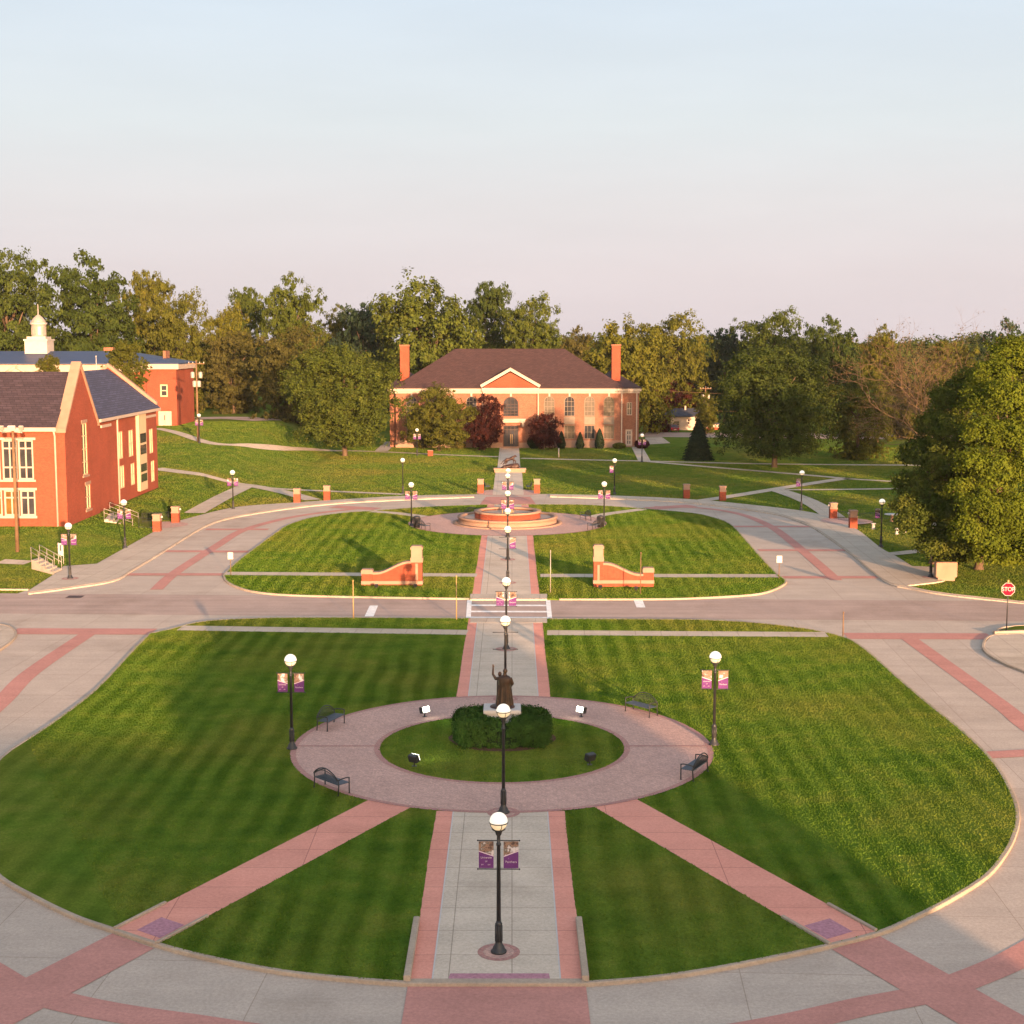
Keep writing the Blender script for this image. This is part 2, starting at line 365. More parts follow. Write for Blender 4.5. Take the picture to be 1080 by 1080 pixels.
# ------------------------------------------------------------------ ground, roads, paths
def catmull(pts, n=5, closed=False):
    pts = [Vector((p[0], p[1])) for p in pts]; out = []
    N = len(pts); rng = range(N if closed else N - 1)
    for i in rng:
        p1, p2 = pts[i], pts[(i + 1) % N]
        p0 = pts[i - 1] if (i > 0 or closed) else p1; p3 = pts[(i + 2) % N] if (i + 2 < N or closed) else p2
        for k in range(n):
            u = k / n
            out.append(.5 * ((2 * p1) + (p2 - p0) * u + (2 * p0 - 5 * p1 + 4 * p2 - p3) * u * u + (3 * p1 - p0 - 3 * p2 + p3) * u ** 3))
    if not closed: out.append(pts[-1])
    return out
def px_line(pts, e=0.): return [G(x, y, e) for x, y in pts]
def smooth_px(segs, e=0., n=4):       # each inner list is one smooth run; runs meet at corners
    out = []
    for s in segs:
        q = catmull([G(x, y, e) for x, y in s], n) if len(s) > 2 else [Vector((G(x, y, e).x, G(x, y, e).y)) for x, y in s]
        out += q if not out else [p for p in q if (p - out[-1]).length > .02]
    if (out[0] - out[-1]).length < .05: out.pop()
    return out
EXC = []                              # where no turf grows
def sheet(name, pts, z, m, skirt=None, kind='structure'):
    if name != 'lawn': EXC.append((z, np.array([(p[0], p[1]) for p in pts])))
    bm = bmesh.new()
    vs_ = [bm.verts.new((p[0], p[1], z)) for p in pts]
    ed = [bm.edges.new((vs_[i], vs_[(i + 1) % len(vs_)])) for i in range(len(vs_))]
    bmesh.ops.triangle_fill(bm, edges=ed, use_beauty=False)
    for f in bm.faces:
        f.normal_update()
        if f.normal.z < 0: f.normal_flip()
    if skirt is not None:
        lo = [bm.verts.new((p[0], p[1], skirt)) for p in pts]
        for i in range(len(vs_)):
            j = (i + 1) % len(vs_); bm.faces.new((vs_[i], vs_[j], lo[j], lo[i]))
    return tag(from_bm(name, bm, m), kind=kind)
def offset(pts, d):
    out = []
    for i, p in enumerate(pts):
        a = Vector(pts[max(i - 1, 0)][:2]); b = Vector(pts[min(i + 1, len(pts) - 1)][:2]); t = (b - a).normalized()
        out.append(Vector((p[0] - t.y * d, p[1] + t.x * d)))
    return out
def dense(pts, step):
    out = [Vector(pts[0][:2])]
    for a, b in zip(pts, pts[1:]):
        a, b = Vector(a[:2]), Vector(b[:2]); k = max(1, int((b - a).length / step))
        out += [a.lerp(b, (i + 1) / k) for i in range(k)]
    return out
def strip(name, pts, width, z, m, terrain=False, cross=1):
    if terrain == 1 and terrain is not True: pts = pts
    if terrain is True: pts = dense(catmull(pts, 4) if len(pts) > 2 else pts, .7)
    bm = bmesh.new(); nn = 5 if terrain else 1
    rows = []
    for k in range(nn + 1):
        L = offset(pts, width * (k / nn - .5)); rows.append([bm.verts.new((p.x, p.y, z + (E(p.x, p.y) if terrain else 0))) for p in L])
    for A, B in zip(rows, rows[1:]):
        for i in range(len(pts) - 1): bm.faces.new((A[i], A[i + 1], B[i + 1], B[i]))
    EXC.append((z, np.array([v.co[:2] for v in rows[0]] + [v.co[:2] for v in rows[-1]][::-1])))
    for f in bm.faces:
        f.normal_update()
        if f.normal.z < 0: f.normal_flip()
    return tag(from_bm(name, bm, m), kind='structure')
def kerb(pts, width=.16, z0=0., z1=.14, m=None, name='kerb'):
    A = offset(pts, width / 2); B = offset(pts, -width / 2); bm = bmesh.new(); h = .02
    prof = []
    for L, zz in ((A, z0), (A, z1 - h), (offset(pts, width / 2 - h), z1), (offset(pts, -width / 2 + h), z1), (B, z1 - h), (B, z0)):
        prof.append([bm.verts.new((p.x, p.y, zz)) for p in L])
    for a, b in zip(prof, prof[1:]):
        for i in range(len(pts) - 1): bm.faces.new((a[i], a[i + 1], b[i + 1], b[i]))
    for e in (0, -1): bm.faces.new([r[e] for r in prof])
    bmesh.ops.recalc_face_normals(bm, faces=bm.faces)
    return tag(from_bm(name, bm, m or M['kerb']), kind='structure')
def disc(c, r, n=72, a0=0, a1=2 * math.pi): return [Vector((c[0] + r * math.cos(a0 + (a1 - a0) * k / n), c[1] + r * math.sin(a0 + (a1 - a0) * k / n))) for k in range(n)]
def annulus(name, c, r0, r1, z, m, n=96):
    bm = bmesh.new()
    A = [bm.verts.new((*p, z)) for p in disc(c, r0, n)]; B = [bm.verts.new((*p, z)) for p in disc(c, r1, n)]
    for k in range(n): bm.faces.new((A[k], B[k], B[(k + 1) % n], A[(k + 1) % n]))
    return tag(from_bm(name, bm, m), kind='structure')

# ground sheet reaching the horizon
xs = [-5000, -2000, -800, -400, -250, -160, -120, -100, -90] + [-84 + 2 * i for i in range(21)] + [-43 + .5 * i for i in range(23)] + [-31.5, -30, -28, -25, -20, -10, 0, 10, 20, 40, 60, 100, 160, 250, 400, 800, 2000, 5000]
ys = [-1500, -500, -200, -80, -20, 20, 50, 80, 100, 110, 116] + [118 + .5 * i for i in range(30)] + [133 + 2 * i for i in range(60)] + [254, 260, 270, 300, 350, 450, 700, 1500, 3000, 7000]
bm = bmesh.new(); gv = [[bm.verts.new((x, y, E(x, y))) for x in xs] for y in ys]
for j in range(len(ys) - 1):
    for i in range(len(xs) - 1): bm.faces.new((gv[j][i], gv[j][i + 1], gv[j + 1][i + 1], gv[j + 1][i])).smooth = True
tag(from_bm('ground', bm, M['field']), kind='structure')

XC = -.45                             # the axis of the central walk
# town road crossing the picture
ra, rb, rc, rd = G(0, 626), G(1080, 634.3), G(1080, 655.5), G(0, 647.3)
u1 = (rb - ra).normalized(); u2 = (rc - rd).normalized()
sheet('road', [ra - u1 * 260, rb + u1 * 260, rc + u2 * 260, rd - u2 * 260], .016, M['asphalt'])
# front drive (round the oval) and rear ring drive
sheet('drive', [Vector((-66, 12)), Vector((66, 12)), Vector((66, 60)), Vector((62, 102)), G(900, 645), G(100, 638), Vector((-62, 108)), Vector((-66, 60))], .010, M['drive'])
outer_l = [[(32, 621.5), (57, 605.5), (67, 597)], [(67, 597), (102, 594.5)], [(102, 594.5), (160, 562), (175, 553.5), (195, 547.5)], [(195, 547.5), (232, 538), (260, 533.5), (310, 530), (355, 527), (425, 523), (500, 521.3)]]
kerb_l = [(500, 524), (425, 527), (355, 531), (300, 537), (245, 546), (215, 556), (170, 583.5), (140, 601.5), (120, 612.5), (75, 620), (30, 626)]
outer_r = [[(580, 521), (650, 522.7), (720, 526), (770, 530), (845, 538.5), (875, 546), (902, 557), (928, 577), (945, 586.5), (962, 597)], [(962, 597), (985, 598.5), (996, 606)], [(996, 606), (995, 612.5), (957, 617.3)], [(957, 617.3), (975, 621.5), (1000, 626), (1080, 634)]]
kerb_r = [(1080, 636), (1000, 627.3), (960, 620.5), (932, 612.5), (895, 582.5), (860, 558), (840, 549), (810, 540.8), (725, 530), (650, 526), (580, 523.6)]
sheet('drive', smooth_px(outer_l) + smooth_px(outer_r) + [G(1080, 640), G(540, 637), G(0, 632)], .005, M['drive'])
sl = smooth_px(outer_l, .10) + catmull([G(*p, .10) for p in kerb_l], 4)
sheet('sidewalk', sl, .10, M['side'], -.02)
sr = smooth_px(outer_r, .10) + catmull([G(*p, .10) for p in kerb_r], 4)
sheet('sidewalk', sr, .10, M['side'], -.02)
kerb(catmull([G(*p) for p in kerb_l], 5), .17, 0, .125)
kerb(catmull([G(*p) for p in kerb_r], 5), .17, 0, .125)
kerb(dense([G(-120, 622.5), G(30, 622.8)], 3), .17, 0, .13)
kerb(dense([G(1075, 635.6), G(1300, 637.6)], 3), .17, 0, .13)
# corner sidewalks outside the oval
cl = [G(*p, .12) for p in [(-260, 655), (0, 658), (11, 661), (16.5, 667.5), (12, 675), (0, 684), (-60, 722), (-200, 800), (-330, 800)]]
sheet('sidewalk', cl, .12, M['side'], -.02); kerb(catmull(cl[1:8], 5), .17, 0, .14)
cr = [G(*p, .12) for p in [(1360, 672), (1080, 668), (1046, 670), (1037, 680), (1042, 689), (1060, 699.5), (1080, 707.5), (1150, 737), (1300, 820), (1450, 820)]]
sheet('sidewalk', cr, .12, M['side'], -.02); kerb(catmull(cr[1:9], 5), .17, 0, .14)
vg = [G(*p, .12) for p in [(1050, 666), (1072, 660), (1200, 657.5), (1360, 659.5), (1360, 670), (1080, 667)]]
sheet('lawn', vg, .13, M['field'], -.02); kerb(px_line([(1080, 667.2), (1048, 668.3)], .1), .3, 0, .26); kerb(catmull([vg[0], vg[1], vg[2], vg[3]], 4), .17, 0, .15)
# red tinted bands in the drives
def band(pts, wd, z=.022, m='band', e=0.): strip('drive_band', catmull([G(*p, e) for p in pts], 5) if len(pts) > 2 else [Vector(G(*p, e)[:2]) for p in pts], wd, z, M[m])
arc_f = [(92, 669), (32, 710), (0, 742), (-62, 798), (-108, 868), (-112, 930), (-62, 990), (0, 1032), (20, 1042), (62, 1056), (125, 1069), (195, 1079), (300, 1094), (430, 1104), (525, 1107), (620, 1105), (740, 1095), (830, 1080), (910, 1062), (972, 1050), (1017, 1035), (1080, 1007), (1140, 965), (1172, 905), (1165, 850), (1118, 792), (1080, 764), (1052, 741), (960, 674.5)]
band(arc_f, 1.05)
band([(14, 666), (162, 666.5)], 1.9, .026); band([(892, 671), (1045, 671.5)], 1.9, .026); band([(1036, 797), (1130, 792)], 1.05, .026)
band([(165, 622), (185, 604), (230, 575), (255, 560), (292, 549), (330, 542), (380, 536.3), (392, 535.5)], .95)
band([(690, 534.5), (740, 536), (780, 542.3), (810, 554), (830, 567.5), (860, 592.5), (882, 612)], .95)
for a, b_ in (((135, 606), (238, 606)), ((172, 581.5), (262, 582)), ((217, 558.5), (283, 558.5)), ((772, 555.5), (858, 555.5)), ((800, 580.5), (892, 580.5)), ((822, 609), (930, 609))): band([a, b_], 1.15, .026)
band([(352, 534.5), (398, 537)], 2.2, .030); band([(684, 536.5), (730, 533.5)], 2.2, .030)
# raised front oval
e1 = .12
oval = smooth_px([[(432, 1036), (370, 1031.5), (300, 1024), (230, 1011), (175, 997.5), (118, 979), (80, 966), (40, 947), (0, 924), (-14, 902), (-23, 873), (-19, 838), (0, 800), (50, 766), (100, 728), (140, 686), (158, 668)], [(158, 668), (175, 664.5), (189, 661), (217, 655), (270, 652), (350, 651.2), (493, 652)], [(493, 652), (580, 652.6)],
    [(580, 652.6), (700, 653), (750, 654), (800, 657), (850, 663), (880, 669)], [(880, 669), (897, 674.5), (915, 686.5), (945, 713), (975, 738.5), (1020, 775), (1050, 806), (1068, 838), (1073.5, 860), (1070, 879), (1060, 899), (1040, 923), (1000, 948.5), (960, 968.5), (926, 983), (873, 996.5), (810, 1010), (740, 1023), (680, 1031), (617, 1036)], [(617, 1036), (432, 1036)]], e1)
sheet('lawn', oval, e1, M['grass'], -.02)
def kerb_gap(L, far_edge):            # the kerb drops where the walk meets the road
    L = [Vector(p[:2]) for p in L]; n = len(L)
    for i in range(n):
        p, q = L[i], L[(i + 1) % n]
        if min(p.x, q.x) < -2 and max(p.x, q.x) > 1 and p.y > 80 and abs(p.y - q.y) < 2 and (p.x < q.x) == far_edge: return kerb(L[i + 1:] + L[:i + 1], .17, 0, .135)
    return kerb(L + [L[0]], .17, 0, .135)
kerb_gap(oval, True)
def zig(pts, z, name, m): return sheet(name, pts, z, m)
def rect(x0, x1, y0, y1): return [Vector((x0, y0)), Vector((x1, y0)), Vector((x1, y1)), Vector((x0, y1))]
yk = G(525, 1036, e1).y + .1; C0 = (XC, 64.8); R1, R0 = 9.45, 5.55
yr0 = G(530, 652, e1).y
rg = random.Random(3)
def ragged(x, y0, y1, amp=.012):       # a turf edge is never quite straight
    n = int((y1 - y0) / .25); return [Vector((x + rg.uniform(-amp, amp) + .015 * math.sin(k * .11), y0 + (y1 - y0) * k / n)) for k in range(n + 1)]
def walk_run(y0, y1, hw, hi, z, cap=True):
    L = ragged(XC - hw, y0, y1); Rr = ragged(XC + hw, y0, y1)
    sheet('path', L + Rr[::-1], z, M['pink'])
    sheet('path', rect(XC - hi, XC + hi, y0, y1), z + .004, M['walk'])
    for s in (-1, 1): strip('path_edge', [Vector((XC + s * hi, y0)), Vector((XC + s * hi, y1))], .045, z + .008, M['marble'])
walk_run(yk, C0[1] - 9.2, 2.5, 1.84, e1 + .004); walk_run(C0[1] + 9.2, yr0 - .1, 2.42, 1.80, e1 + .004)
strip('path_edge', [Vector((XC - 2.5, yk)), Vector((XC + 2.5, yk))], .22, e1 + .018, M['kerb'])
sheet('path_edge', [G(*p, e1) for p in [(471, 1037), (475, 1027), (579, 1027), (581, 1037)]], e1 + .014, M['purple'])
for s in (-1, 1): kerb([Vector((XC + s * 2.56, yk - .05)), Vector((XC + s * 2.56, yk + 2.2)), Vector((XC + s * 2.56, yk + 4.3))], .2, 0, .30)
def quad_path(a, b_, c, d, ext):
    a, b_, c, d = [G(*p, e1) for p in (a, b_, c, d)]
    sheet('path', [a, b_, c, d], e1 + .004, M['pink'])
    u, v = (d - a), (c - b_); u.normalize(); v.normalize(); z = .026
    sheet('drive_band', [d + u * .12, c + v * .12, c + v * ext, d + u * ext], .026, M['band'])
    return a, b_, c, d
q = quad_path((392, 842), (436, 850), (165, 995.5), (121, 980), 14)
for (p0, p1) in ((q[3], q[0]), (q[2], q[1])): kerb([Vector(p0.lerp(p1, t)[:2]) for t in (0, .08, .16)], .12, 0, .20)
sheet('path_edge', [q[3].lerp(q[2], .35) + (q[0] - q[3]).normalized() * .35, q[3].lerp(q[2], .9) + (q[1] - q[2]).normalized() * .35, q[3].lerp(q[2], .9) + (q[1] - q[2]).normalized() * 1.5, q[3].lerp(q[2], .35) + (q[0] - q[3]).normalized() * 1.5], e1 + .010, M['purple'])
q = quad_path((625, 850), (668, 841), (924, 982), (875, 996.5), 14)
for (p0, p1) in ((q[3], q[0]), (q[2], q[1])): kerb([Vector(p0.lerp(p1, t)[:2]) for t in (0, .08, .16)], .12, 0, .20)
sheet('path_edge', [q[3].lerp(q[2], .1) + (q[0] - q[3]).normalized() * .35, q[3].lerp(q[2], .65) + (q[1] - q[2]).normalized() * .35, q[3].lerp(q[2], .65) + (q[1] - q[2]).normalized() * 1.5, q[3].lerp(q[2], .1) + (q[0] - q[3]).normalized() * 1.5], e1 + .010, M['purple'])
cw = [G(*p) for p in [(430, 1041), (618, 1041)]]
sheet('drive_band', [cw[0], cw[1], Vector((cw[1].x + .05, 20)), Vector((cw[0].x - .05, 20))], .030, M['band'])
annulus('plaza', C0, R0, R1, e1 + .010, M['paver'])
annulus('plaza_edge', C0, R1 - .22, R1 + .04, e1 + .016, M['soldier']); annulus('plaza_edge', C0, R0 - .04, R0 + .22, e1 + .016, M['soldier'])
for s in (-1, 1): strip('plaza_edge', [Vector((XC + s * R0, C0[1])), Vector((XC + s * R1, C0[1]))], .14, e1 + .020, M['soldier'])
strip('sidewalk', dense([G(190, 662.3, e1), G(493, 667, e1)], 2), 1.55, e1 + .005, M['side']); strip('sidewalk', dense([G(577, 667.3, e1), G(872, 669.3, e1)], 2), 1.55, e1 + .005, M['side'])
# mid island between road and ring drive
isl = smooth_px([[(236, 606), (247, 595), (262, 583), (290, 562.5), (305, 553), (330, 545.5), (360, 541), (392, 538.8), (450, 534.5), (511, 532.2)], [(511, 532.2), (562, 532)], [(562, 532), (610, 532.2), (650, 534.2), (690, 537.3), (730, 541), (750, 545), (770, 552.5), (787, 570), (802, 587), (820, 606)],
    [(820, 606), (828.5, 612), (825, 617), (810, 623.5), (790, 627), (740, 630), (690, 631.3), (590, 631.5)], [(590, 631.5), (495, 631)], [(495, 631), (330, 628), (275, 624.5), (250, 618.5), (238.5, 612), (236, 606)]], e1)
sheet('lawn', isl, e1, M['grass'], -.02); kerb_gap(isl, False)
FC = (XC, 146.3)
walk_run(G(536, 631, e1).y + .1, FC[1] - 9.2, 2.42, 1.80, e1 + .004)
yb = G(536, 532.2, e1).y
sheet('path', rect(XC - 2.3, XC + 2.3, FC[1] + 9, yb - .1), e1 + .004, M['pink']); sheet('path', rect(XC - 1.5, XC + 1.5, FC[1] + 9, yb - .1), e1 + .008, M['walk'])
sheet('plaza', disc(FC, 9.9, 96), e1 + .012, M['paver']); annulus('plaza_edge', FC, 9.65, 9.95, e1 + .018, M['soldier'])
strip('sidewalk', dense([G(237, 604.8, e1), G(503, 606.6, e1)], 2), 1.6, e1 + .005, M['side']); strip('sidewalk', dense([G(570, 607, e1), G(820, 607.3, e1)], 2), 1.6, e1 + .005, M['side'])
strip('path', catmull([G(*p, e1) for p in [(392, 539.3), (415, 541), (440, 544), (470, 549)]], 5), 1.5, e1 + .006, M['side'])
strip('path', catmull([G(*p, e1) for p in [(678, 537), (655, 540), (635, 543), (608, 549)]], 5), 1.5, e1 + .006, M['side'])
sheet('drive_band', [Vector((XC - 3.2, yb + .2)), Vector((XC + 3.2, yb + .2)), Vector((XC + 2.6, G(536, 524).y)), Vector((XC - 2.6, G(536, 524).y))], .022, M['band'])
# crosswalk, stop bars, drain
def paint(name, pts, z=.024): sheet(name, [G(*p) for p in pts], z, M['paint'])
for y in (631.8, 638.6, 645.2, 651.6): strip('road_marking', [Vector(G(496.5, y)[:2]), Vector(G(578.5, y + .3)[:2])], .55 if y > 632 else .6, .024, M['paint'])
for a, b_ in (((495.3, 631.5), (494, 652)), ((577.8, 631.5), (579.8, 652))): strip('road_marking', [Vector(G(*a)[:2]), Vector(G(*b_)[:2])], .32, .028, M['paint'])
paint('road_marking', [(390, 639), (398.7, 639), (394, 650.5), (384.5, 650.5)]); paint('road_marking', [(668, 632.8), (677.5, 632.8), (680.7, 641), (671.5, 641)])
# crossing plate of pavement at the walk on both sides of the road
for y0, y1 in ((651.8, 657), (626.5, 631.9)): sheet('path', [G(*p, .12) for p in [(496, y1), (577, y1), (577, y0), (496, y0)]], e1 + .014, M['side'], -.02)
# far walks over the lawns
def far(pts, wd=1.5, z=.045, m='side', nm='path'):
    pp = [pts[0]]
    for (xa, ya), (xb, yb_) in zip(pts, pts[1:]):
        k = max(1, int(max(abs(xb - xa) / 9, abs(yb_ - ya) / 4))); pp += [(xa + (xb - xa) * i / k, ya + (yb_ - ya) * i / k) for i in range(1, k + 1)]
    q = [GT(*p) for p in pp]
    for it in range(3): q = [q[0]] + [(q[i - 1] + q[i] * 2 + q[i + 1]) / 4 for i in range(1, len(q) - 1)] + [q[-1]]
    strip(nm, dense(q, .7), wd, z, M[m], terrain=2)
yd = G(537, 522).y
strip('path', [Vector((XC, yd - .4)), Vector((XC, 205.5))], 3.7, .03, M['walk']); strip('path', [Vector((XC, 205)), Vector((XC, 250.4))], 3.3, .034, M['walk'])
sheet('plaza', disc((XC, yd + 2.6), 3.9, 40), .026, M['paver'])
far([(165, 494.5), (200, 499), (228, 505), (262, 511.5), (300, 519), (330, 527.5)], 2.0); far([(262, 511.5), (236, 524), (205, 541.5)], 2.2, .05); far([(270, 514), (300, 516.5), (350, 518.5), (425, 521.8)], 1.3, .055)
far([(165, 452), (185, 455), (207, 464.5), (225, 469), (300, 473), (410, 477), (470, 480), (525, 482)], 1.6); far([(402, 476), (413, 466)], 2.2, .05)
far([(550, 483.5), (600, 484.8), (680, 486.5), (792, 489.3), (900, 490.5), (1000, 491)], 1.6, .04); far([(680, 486.7), (740, 492), (842, 500.5), (893, 505)], 1.5, .046); far([(893, 504.5), (850, 511), (812, 517), (770, 524), (742, 528)], 1.8, .05)
far([(818, 516.5), (845, 525), (862, 533), (880, 546)], 2.3, .055); far([(830, 517), (880, 516.7), (955, 515.7)], 1.3, .06); far([(672, 472), (680, 487)], 1.9, .052); far([(890, 505), (940, 508)], 1.3, .05)
far([(938, 585), (975, 581), (1030, 577), (1120, 571)], 1.5, .05)
sheet('path', [GT(*p) for p in [(680, 461.5), (698, 461), (707, 467.5), (682, 469)]], .03, M['side'])
sheet('road', [G(655, 460.5), G(900, 463), G(1400, 466), G(1400, 460), G(900, 457.5), G(655, 455.8)], .02, M['asphalt'])
far([(208, 441.5), (245, 440.5), (285, 443.5)], 7., .06, 'asphalt', 'road')
far([(0, 592.5), (30, 594)], 1.6, .04)
for c in (G(168, 556), G(895, 552)):
    sheet('plaza', disc((c.x, c.y + 1.0), 2.6, 32), .118, M['paver'])
# ------------------------------------------------------------------ buildings
def facade(name, O, U, outline, holes, m, parent, depth=.22):
    """flat wall in the plane through O along U (and up), with openings and their reveals; the normal is U x up"""
    U = Vector(U).normalized(); N = U.cross(Vector((0, 0, 1)))
    bm = bmesh.new(); O = Vector(O); edges = []
    def W(u, v, d=0.): return O + U * u + Vector((0, 0, v)) - N * d
    loops = []
    for lp in [outline] + holes:
        vv = [bm.verts.new(W(*p)) for p in lp]; loops.append(vv)
        edges += [bm.edges.new((vv[i], vv[(i + 1) % len(vv)])) for i in range(len(vv))]
    bmesh.ops.triangle_fill(bm, edges=edges, use_beauty=False, normal=N)
    for lp, vv in zip(holes, loops[1:]):
        inn = [bm.verts.new(W(*p, depth)) for p in lp]
        for i in range(len(vv)):
            j = (i + 1) % len(vv); bm.faces.new((vv[i], vv[j], inn[j], inn[i]))
    return from_bm(name, bm, m, parent)
def rect_hole(u0, u1, v0, v1): return [(u0, v0), (u1, v0), (u1, v1), (u0, v1)]
def arch_hole(u0, u1, v0, v1, n=10):
    r = (u1 - u0) / 2; c = (u0 + u1) / 2
    return [(u0, v0), (u1, v0)] + [(c + r * math.cos(math.pi * k / n), v1 - r + r * math.sin(math.pi * k / n)) for k in range(n + 1)]
def window(O, U, hole, parent, cols, rows, fm, pm, fw=.1, bar=.06, depth=.14, name='window', splits=None):
    U = Vector(U).normalized(); N = U.cross(Vector((0, 0, 1))); O = Vector(O)
    def W(u, v, d): return O + U * u + Vector((0, 0, v)) - N * d
    u0 = min(p[0] for p in hole); u1 = max(p[0] for p in hole); v0 = min(p[1] for p in hole); v1 = max(p[1] for p in hole); arch = len(hole) > 4
    bm = bmesh.new()
    MM = Matrix((( U.x, -N.x, 0, O.x), (U.y, -N.y, 0, O.y), (0, 0, 1, O.z), (0, 0, 0, 1)))
    r = (u1 - u0) / 2; vs_ = v1 - r if arch else v1
    a, b_ = depth - .05, depth + .05
    box(bm, u0, u0 + fw, a, b_, v0, vs_, MM); box(bm, u1 - fw, u1, a, b_, v0, vs_, MM); box(bm, u0 + fw, u1 - fw, a, b_, v0, v0 + fw, MM)
    if not arch: box(bm, u0 + fw, u1 - fw, a, b_, v1 - fw, v1, MM)
    else:
        c = (u0 + u1) / 2; n = 10
        for k in range(n):
            q = []
            for rr in (r, r - fw):
                for t in (k, k + 1): q.append((c + rr * math.cos(math.pi * t / n), vs_ + rr * math.sin(math.pi * t / n)))
            face(bm, [W(*q[0], a), W(*q[1], a), W(*q[3], a), W(*q[2], a)]); face(bm, [W(*q[2], a), W(*q[3], a), W(*q[3], b_), W(*q[2], b_)])
        box(bm, u0 + fw, u1 - fw, a + .003, b_, vs_ - bar / 2, vs_ + bar / 2, MM)
    for i in range(1, cols):
        u = u0 + (u1 - u0) * i / cols; box(bm, u - bar / 2, u + bar / 2, a + .004, b_ - .004, v0 + fw, (v1 - fw - .02), MM)
    for v in (splits if splits else [v0 + (vs_ - v0) * j / rows for j in range(1, rows)]):
        box(bm, u0 + fw, u1 - fw, a + .008, b_ - .008, v - bar / 2, v + bar / 2, MM)
    f = from_bm(name, bm, fm, parent)
    bm = bmesh.new(); face(bm, [W(u, v, depth + .02) for u, v in hole]); from_bm('pane', bm, pm, f)
    return f
def part(name, m, parent, *boxes):
    # door hoods are one moulded piece; anything else given as several boxes is several parts
    sets = [boxes] if name in ('door_hood',) else [[b_] for b_ in boxes]; o = None
    for s in sets:
        bm = bmesh.new()
        for b_ in s: box(bm, *b_)
        q = from_bm(name, bm, m, parent); o = o or q
    return o
def hip(name, x0, x1, y0, y1, z0, z1, rx0, rx1, m, parent, over=.4):
    bm = bmesh.new(); ym = (y0 + y1) / 2; o = over
    a, b_, c, d = [(x0 - o, y0 - o, z0), (x1 + o, y0 - o, z0), (x1 + o, y1 + o, z0), (x0 - o, y1 + o, z0)]
    e, f = (rx0, ym, z1), (rx1, ym, z1)
    lo = lambda p: (p[0], p[1], z0 - .18)
    for q in ((a, b_, f, e), (b_, c, f), (c, d, e, f), (d, a, e), (lo(d), lo(c), lo(b_), lo(a))): face(bm, q)
    for p, q in ((a, b_), (b_, c), (c, d), (d, a)): face(bm, (p, lo(p), lo(q), q))
    return from_bm(name, bm, m, parent)

# ---- old library hall at the end of the axis
YL = 251.0
lib = thing('brick_hall', 'two storey tan red brick hall with brown hip roof, white pediment and arched windows', 'building', (0, 0, 0))
def lx(px): return P(px, 440, YL).x
def lz(py): return P(540, py, YL).z
zl = lambda y: lz(340 + y / 3.724)    # heights read off an enlargement
xl = lambda x: lx(400 + x / 3.724)
X0, X1 = lx(417.5), lx(656.5); ZE = lz(408.8); BAY0, BAY1 = xl(410), xl(620)
U = (1, 0, 0)
wins = []
cxs = [668, 747, 826, 902]; cxs_l = [1030 - c for c in cxs]
holes = []
for c in cxs + cxs_l:
    a = arch_hole(xl(c - 21) - X0, xl(c + 21) - X0, zl(369), zl(290)); r_ = rect_hole(xl(c - 21) - X0, xl(c + 21) - X0, zl(458), zl(404)); wins += [a, r_]
def span_facade(x0, x1, y, hs): return facade('wall', (x0, y, 0), U, [(0, -.3), (x1 - x0, -.3), (x1 - x0, ZE), (0, ZE)], hs, M['brick_old'], lib)
hr = [[(u + X0 - BAY1, v) for u, v in h] for h in wins[:8]]
span_facade(BAY1, X1, YL, hr)
for k, h in enumerate(hr): window((BAY1, YL, 0), U, h, lib, 3 if k % 2 else 3, 3 if k % 2 == 0 else 2, M['tan_trim'], M['glass_blind'] if k not in (2, 5) else M['glass'], .10, .055)
hl = wins[8:]
span_facade(X0, BAY0, YL, hl)
for k, h in enumerate(hl): window((X0, YL, 0), U, h, lib, 3, 3 if k % 2 == 0 else 2, M['tan_trim'], M['glass_blind'] if k % 3 else M['glass'], .10, .055)
YB = YL - .55
ha = arch_hole(xl(487) - BAY0, xl(547) - BAY0, zl(369), zl(292), 14); hd = rect_hole(xl(487) - BAY0, xl(547) - BAY0, .05, zl(404))
facade('wall', (BAY0, YB, 0), U, [(0, -.3), (BAY1 - BAY0, -.3), (BAY1 - BAY0, ZE), (0, ZE)], [ha, hd], M['brick_old'], lib)
part('wall', M['brick_old'], lib, (BAY0, BAY0 + .1, YB, YL + .1, -.3, ZE), (BAY1 - .1, BAY1, YB, YL + .1, -.3, ZE))
window((BAY0, YB, 0), U, ha, lib, 4, 4, M['bronze_dark'], M['glass'], .12, .07)
dr = window((BAY0, YB, 0), U, hd, lib, 4, 2, M['bronze_dark'], M['glass'], .14, .1, name='door', splits=[3.1])
part('handle', M['yellow'], dr, (xl(515), xl(515) + .09, YB + .0, YB + .06, .7, 2.3), (xl(521), xl(521) + .09, YB + .0, YB + .06, .7, 2.3))
part('door_hood', M['white'], lib, (xl(484), xl(573), YB - .9, YB, zl(392), zl(381)), (xl(481), xl(576), YB - 1.1, YB, zl(381), zl(377)), (xl(560), xl(569), YB - .8, YB, zl(408), zl(392)))
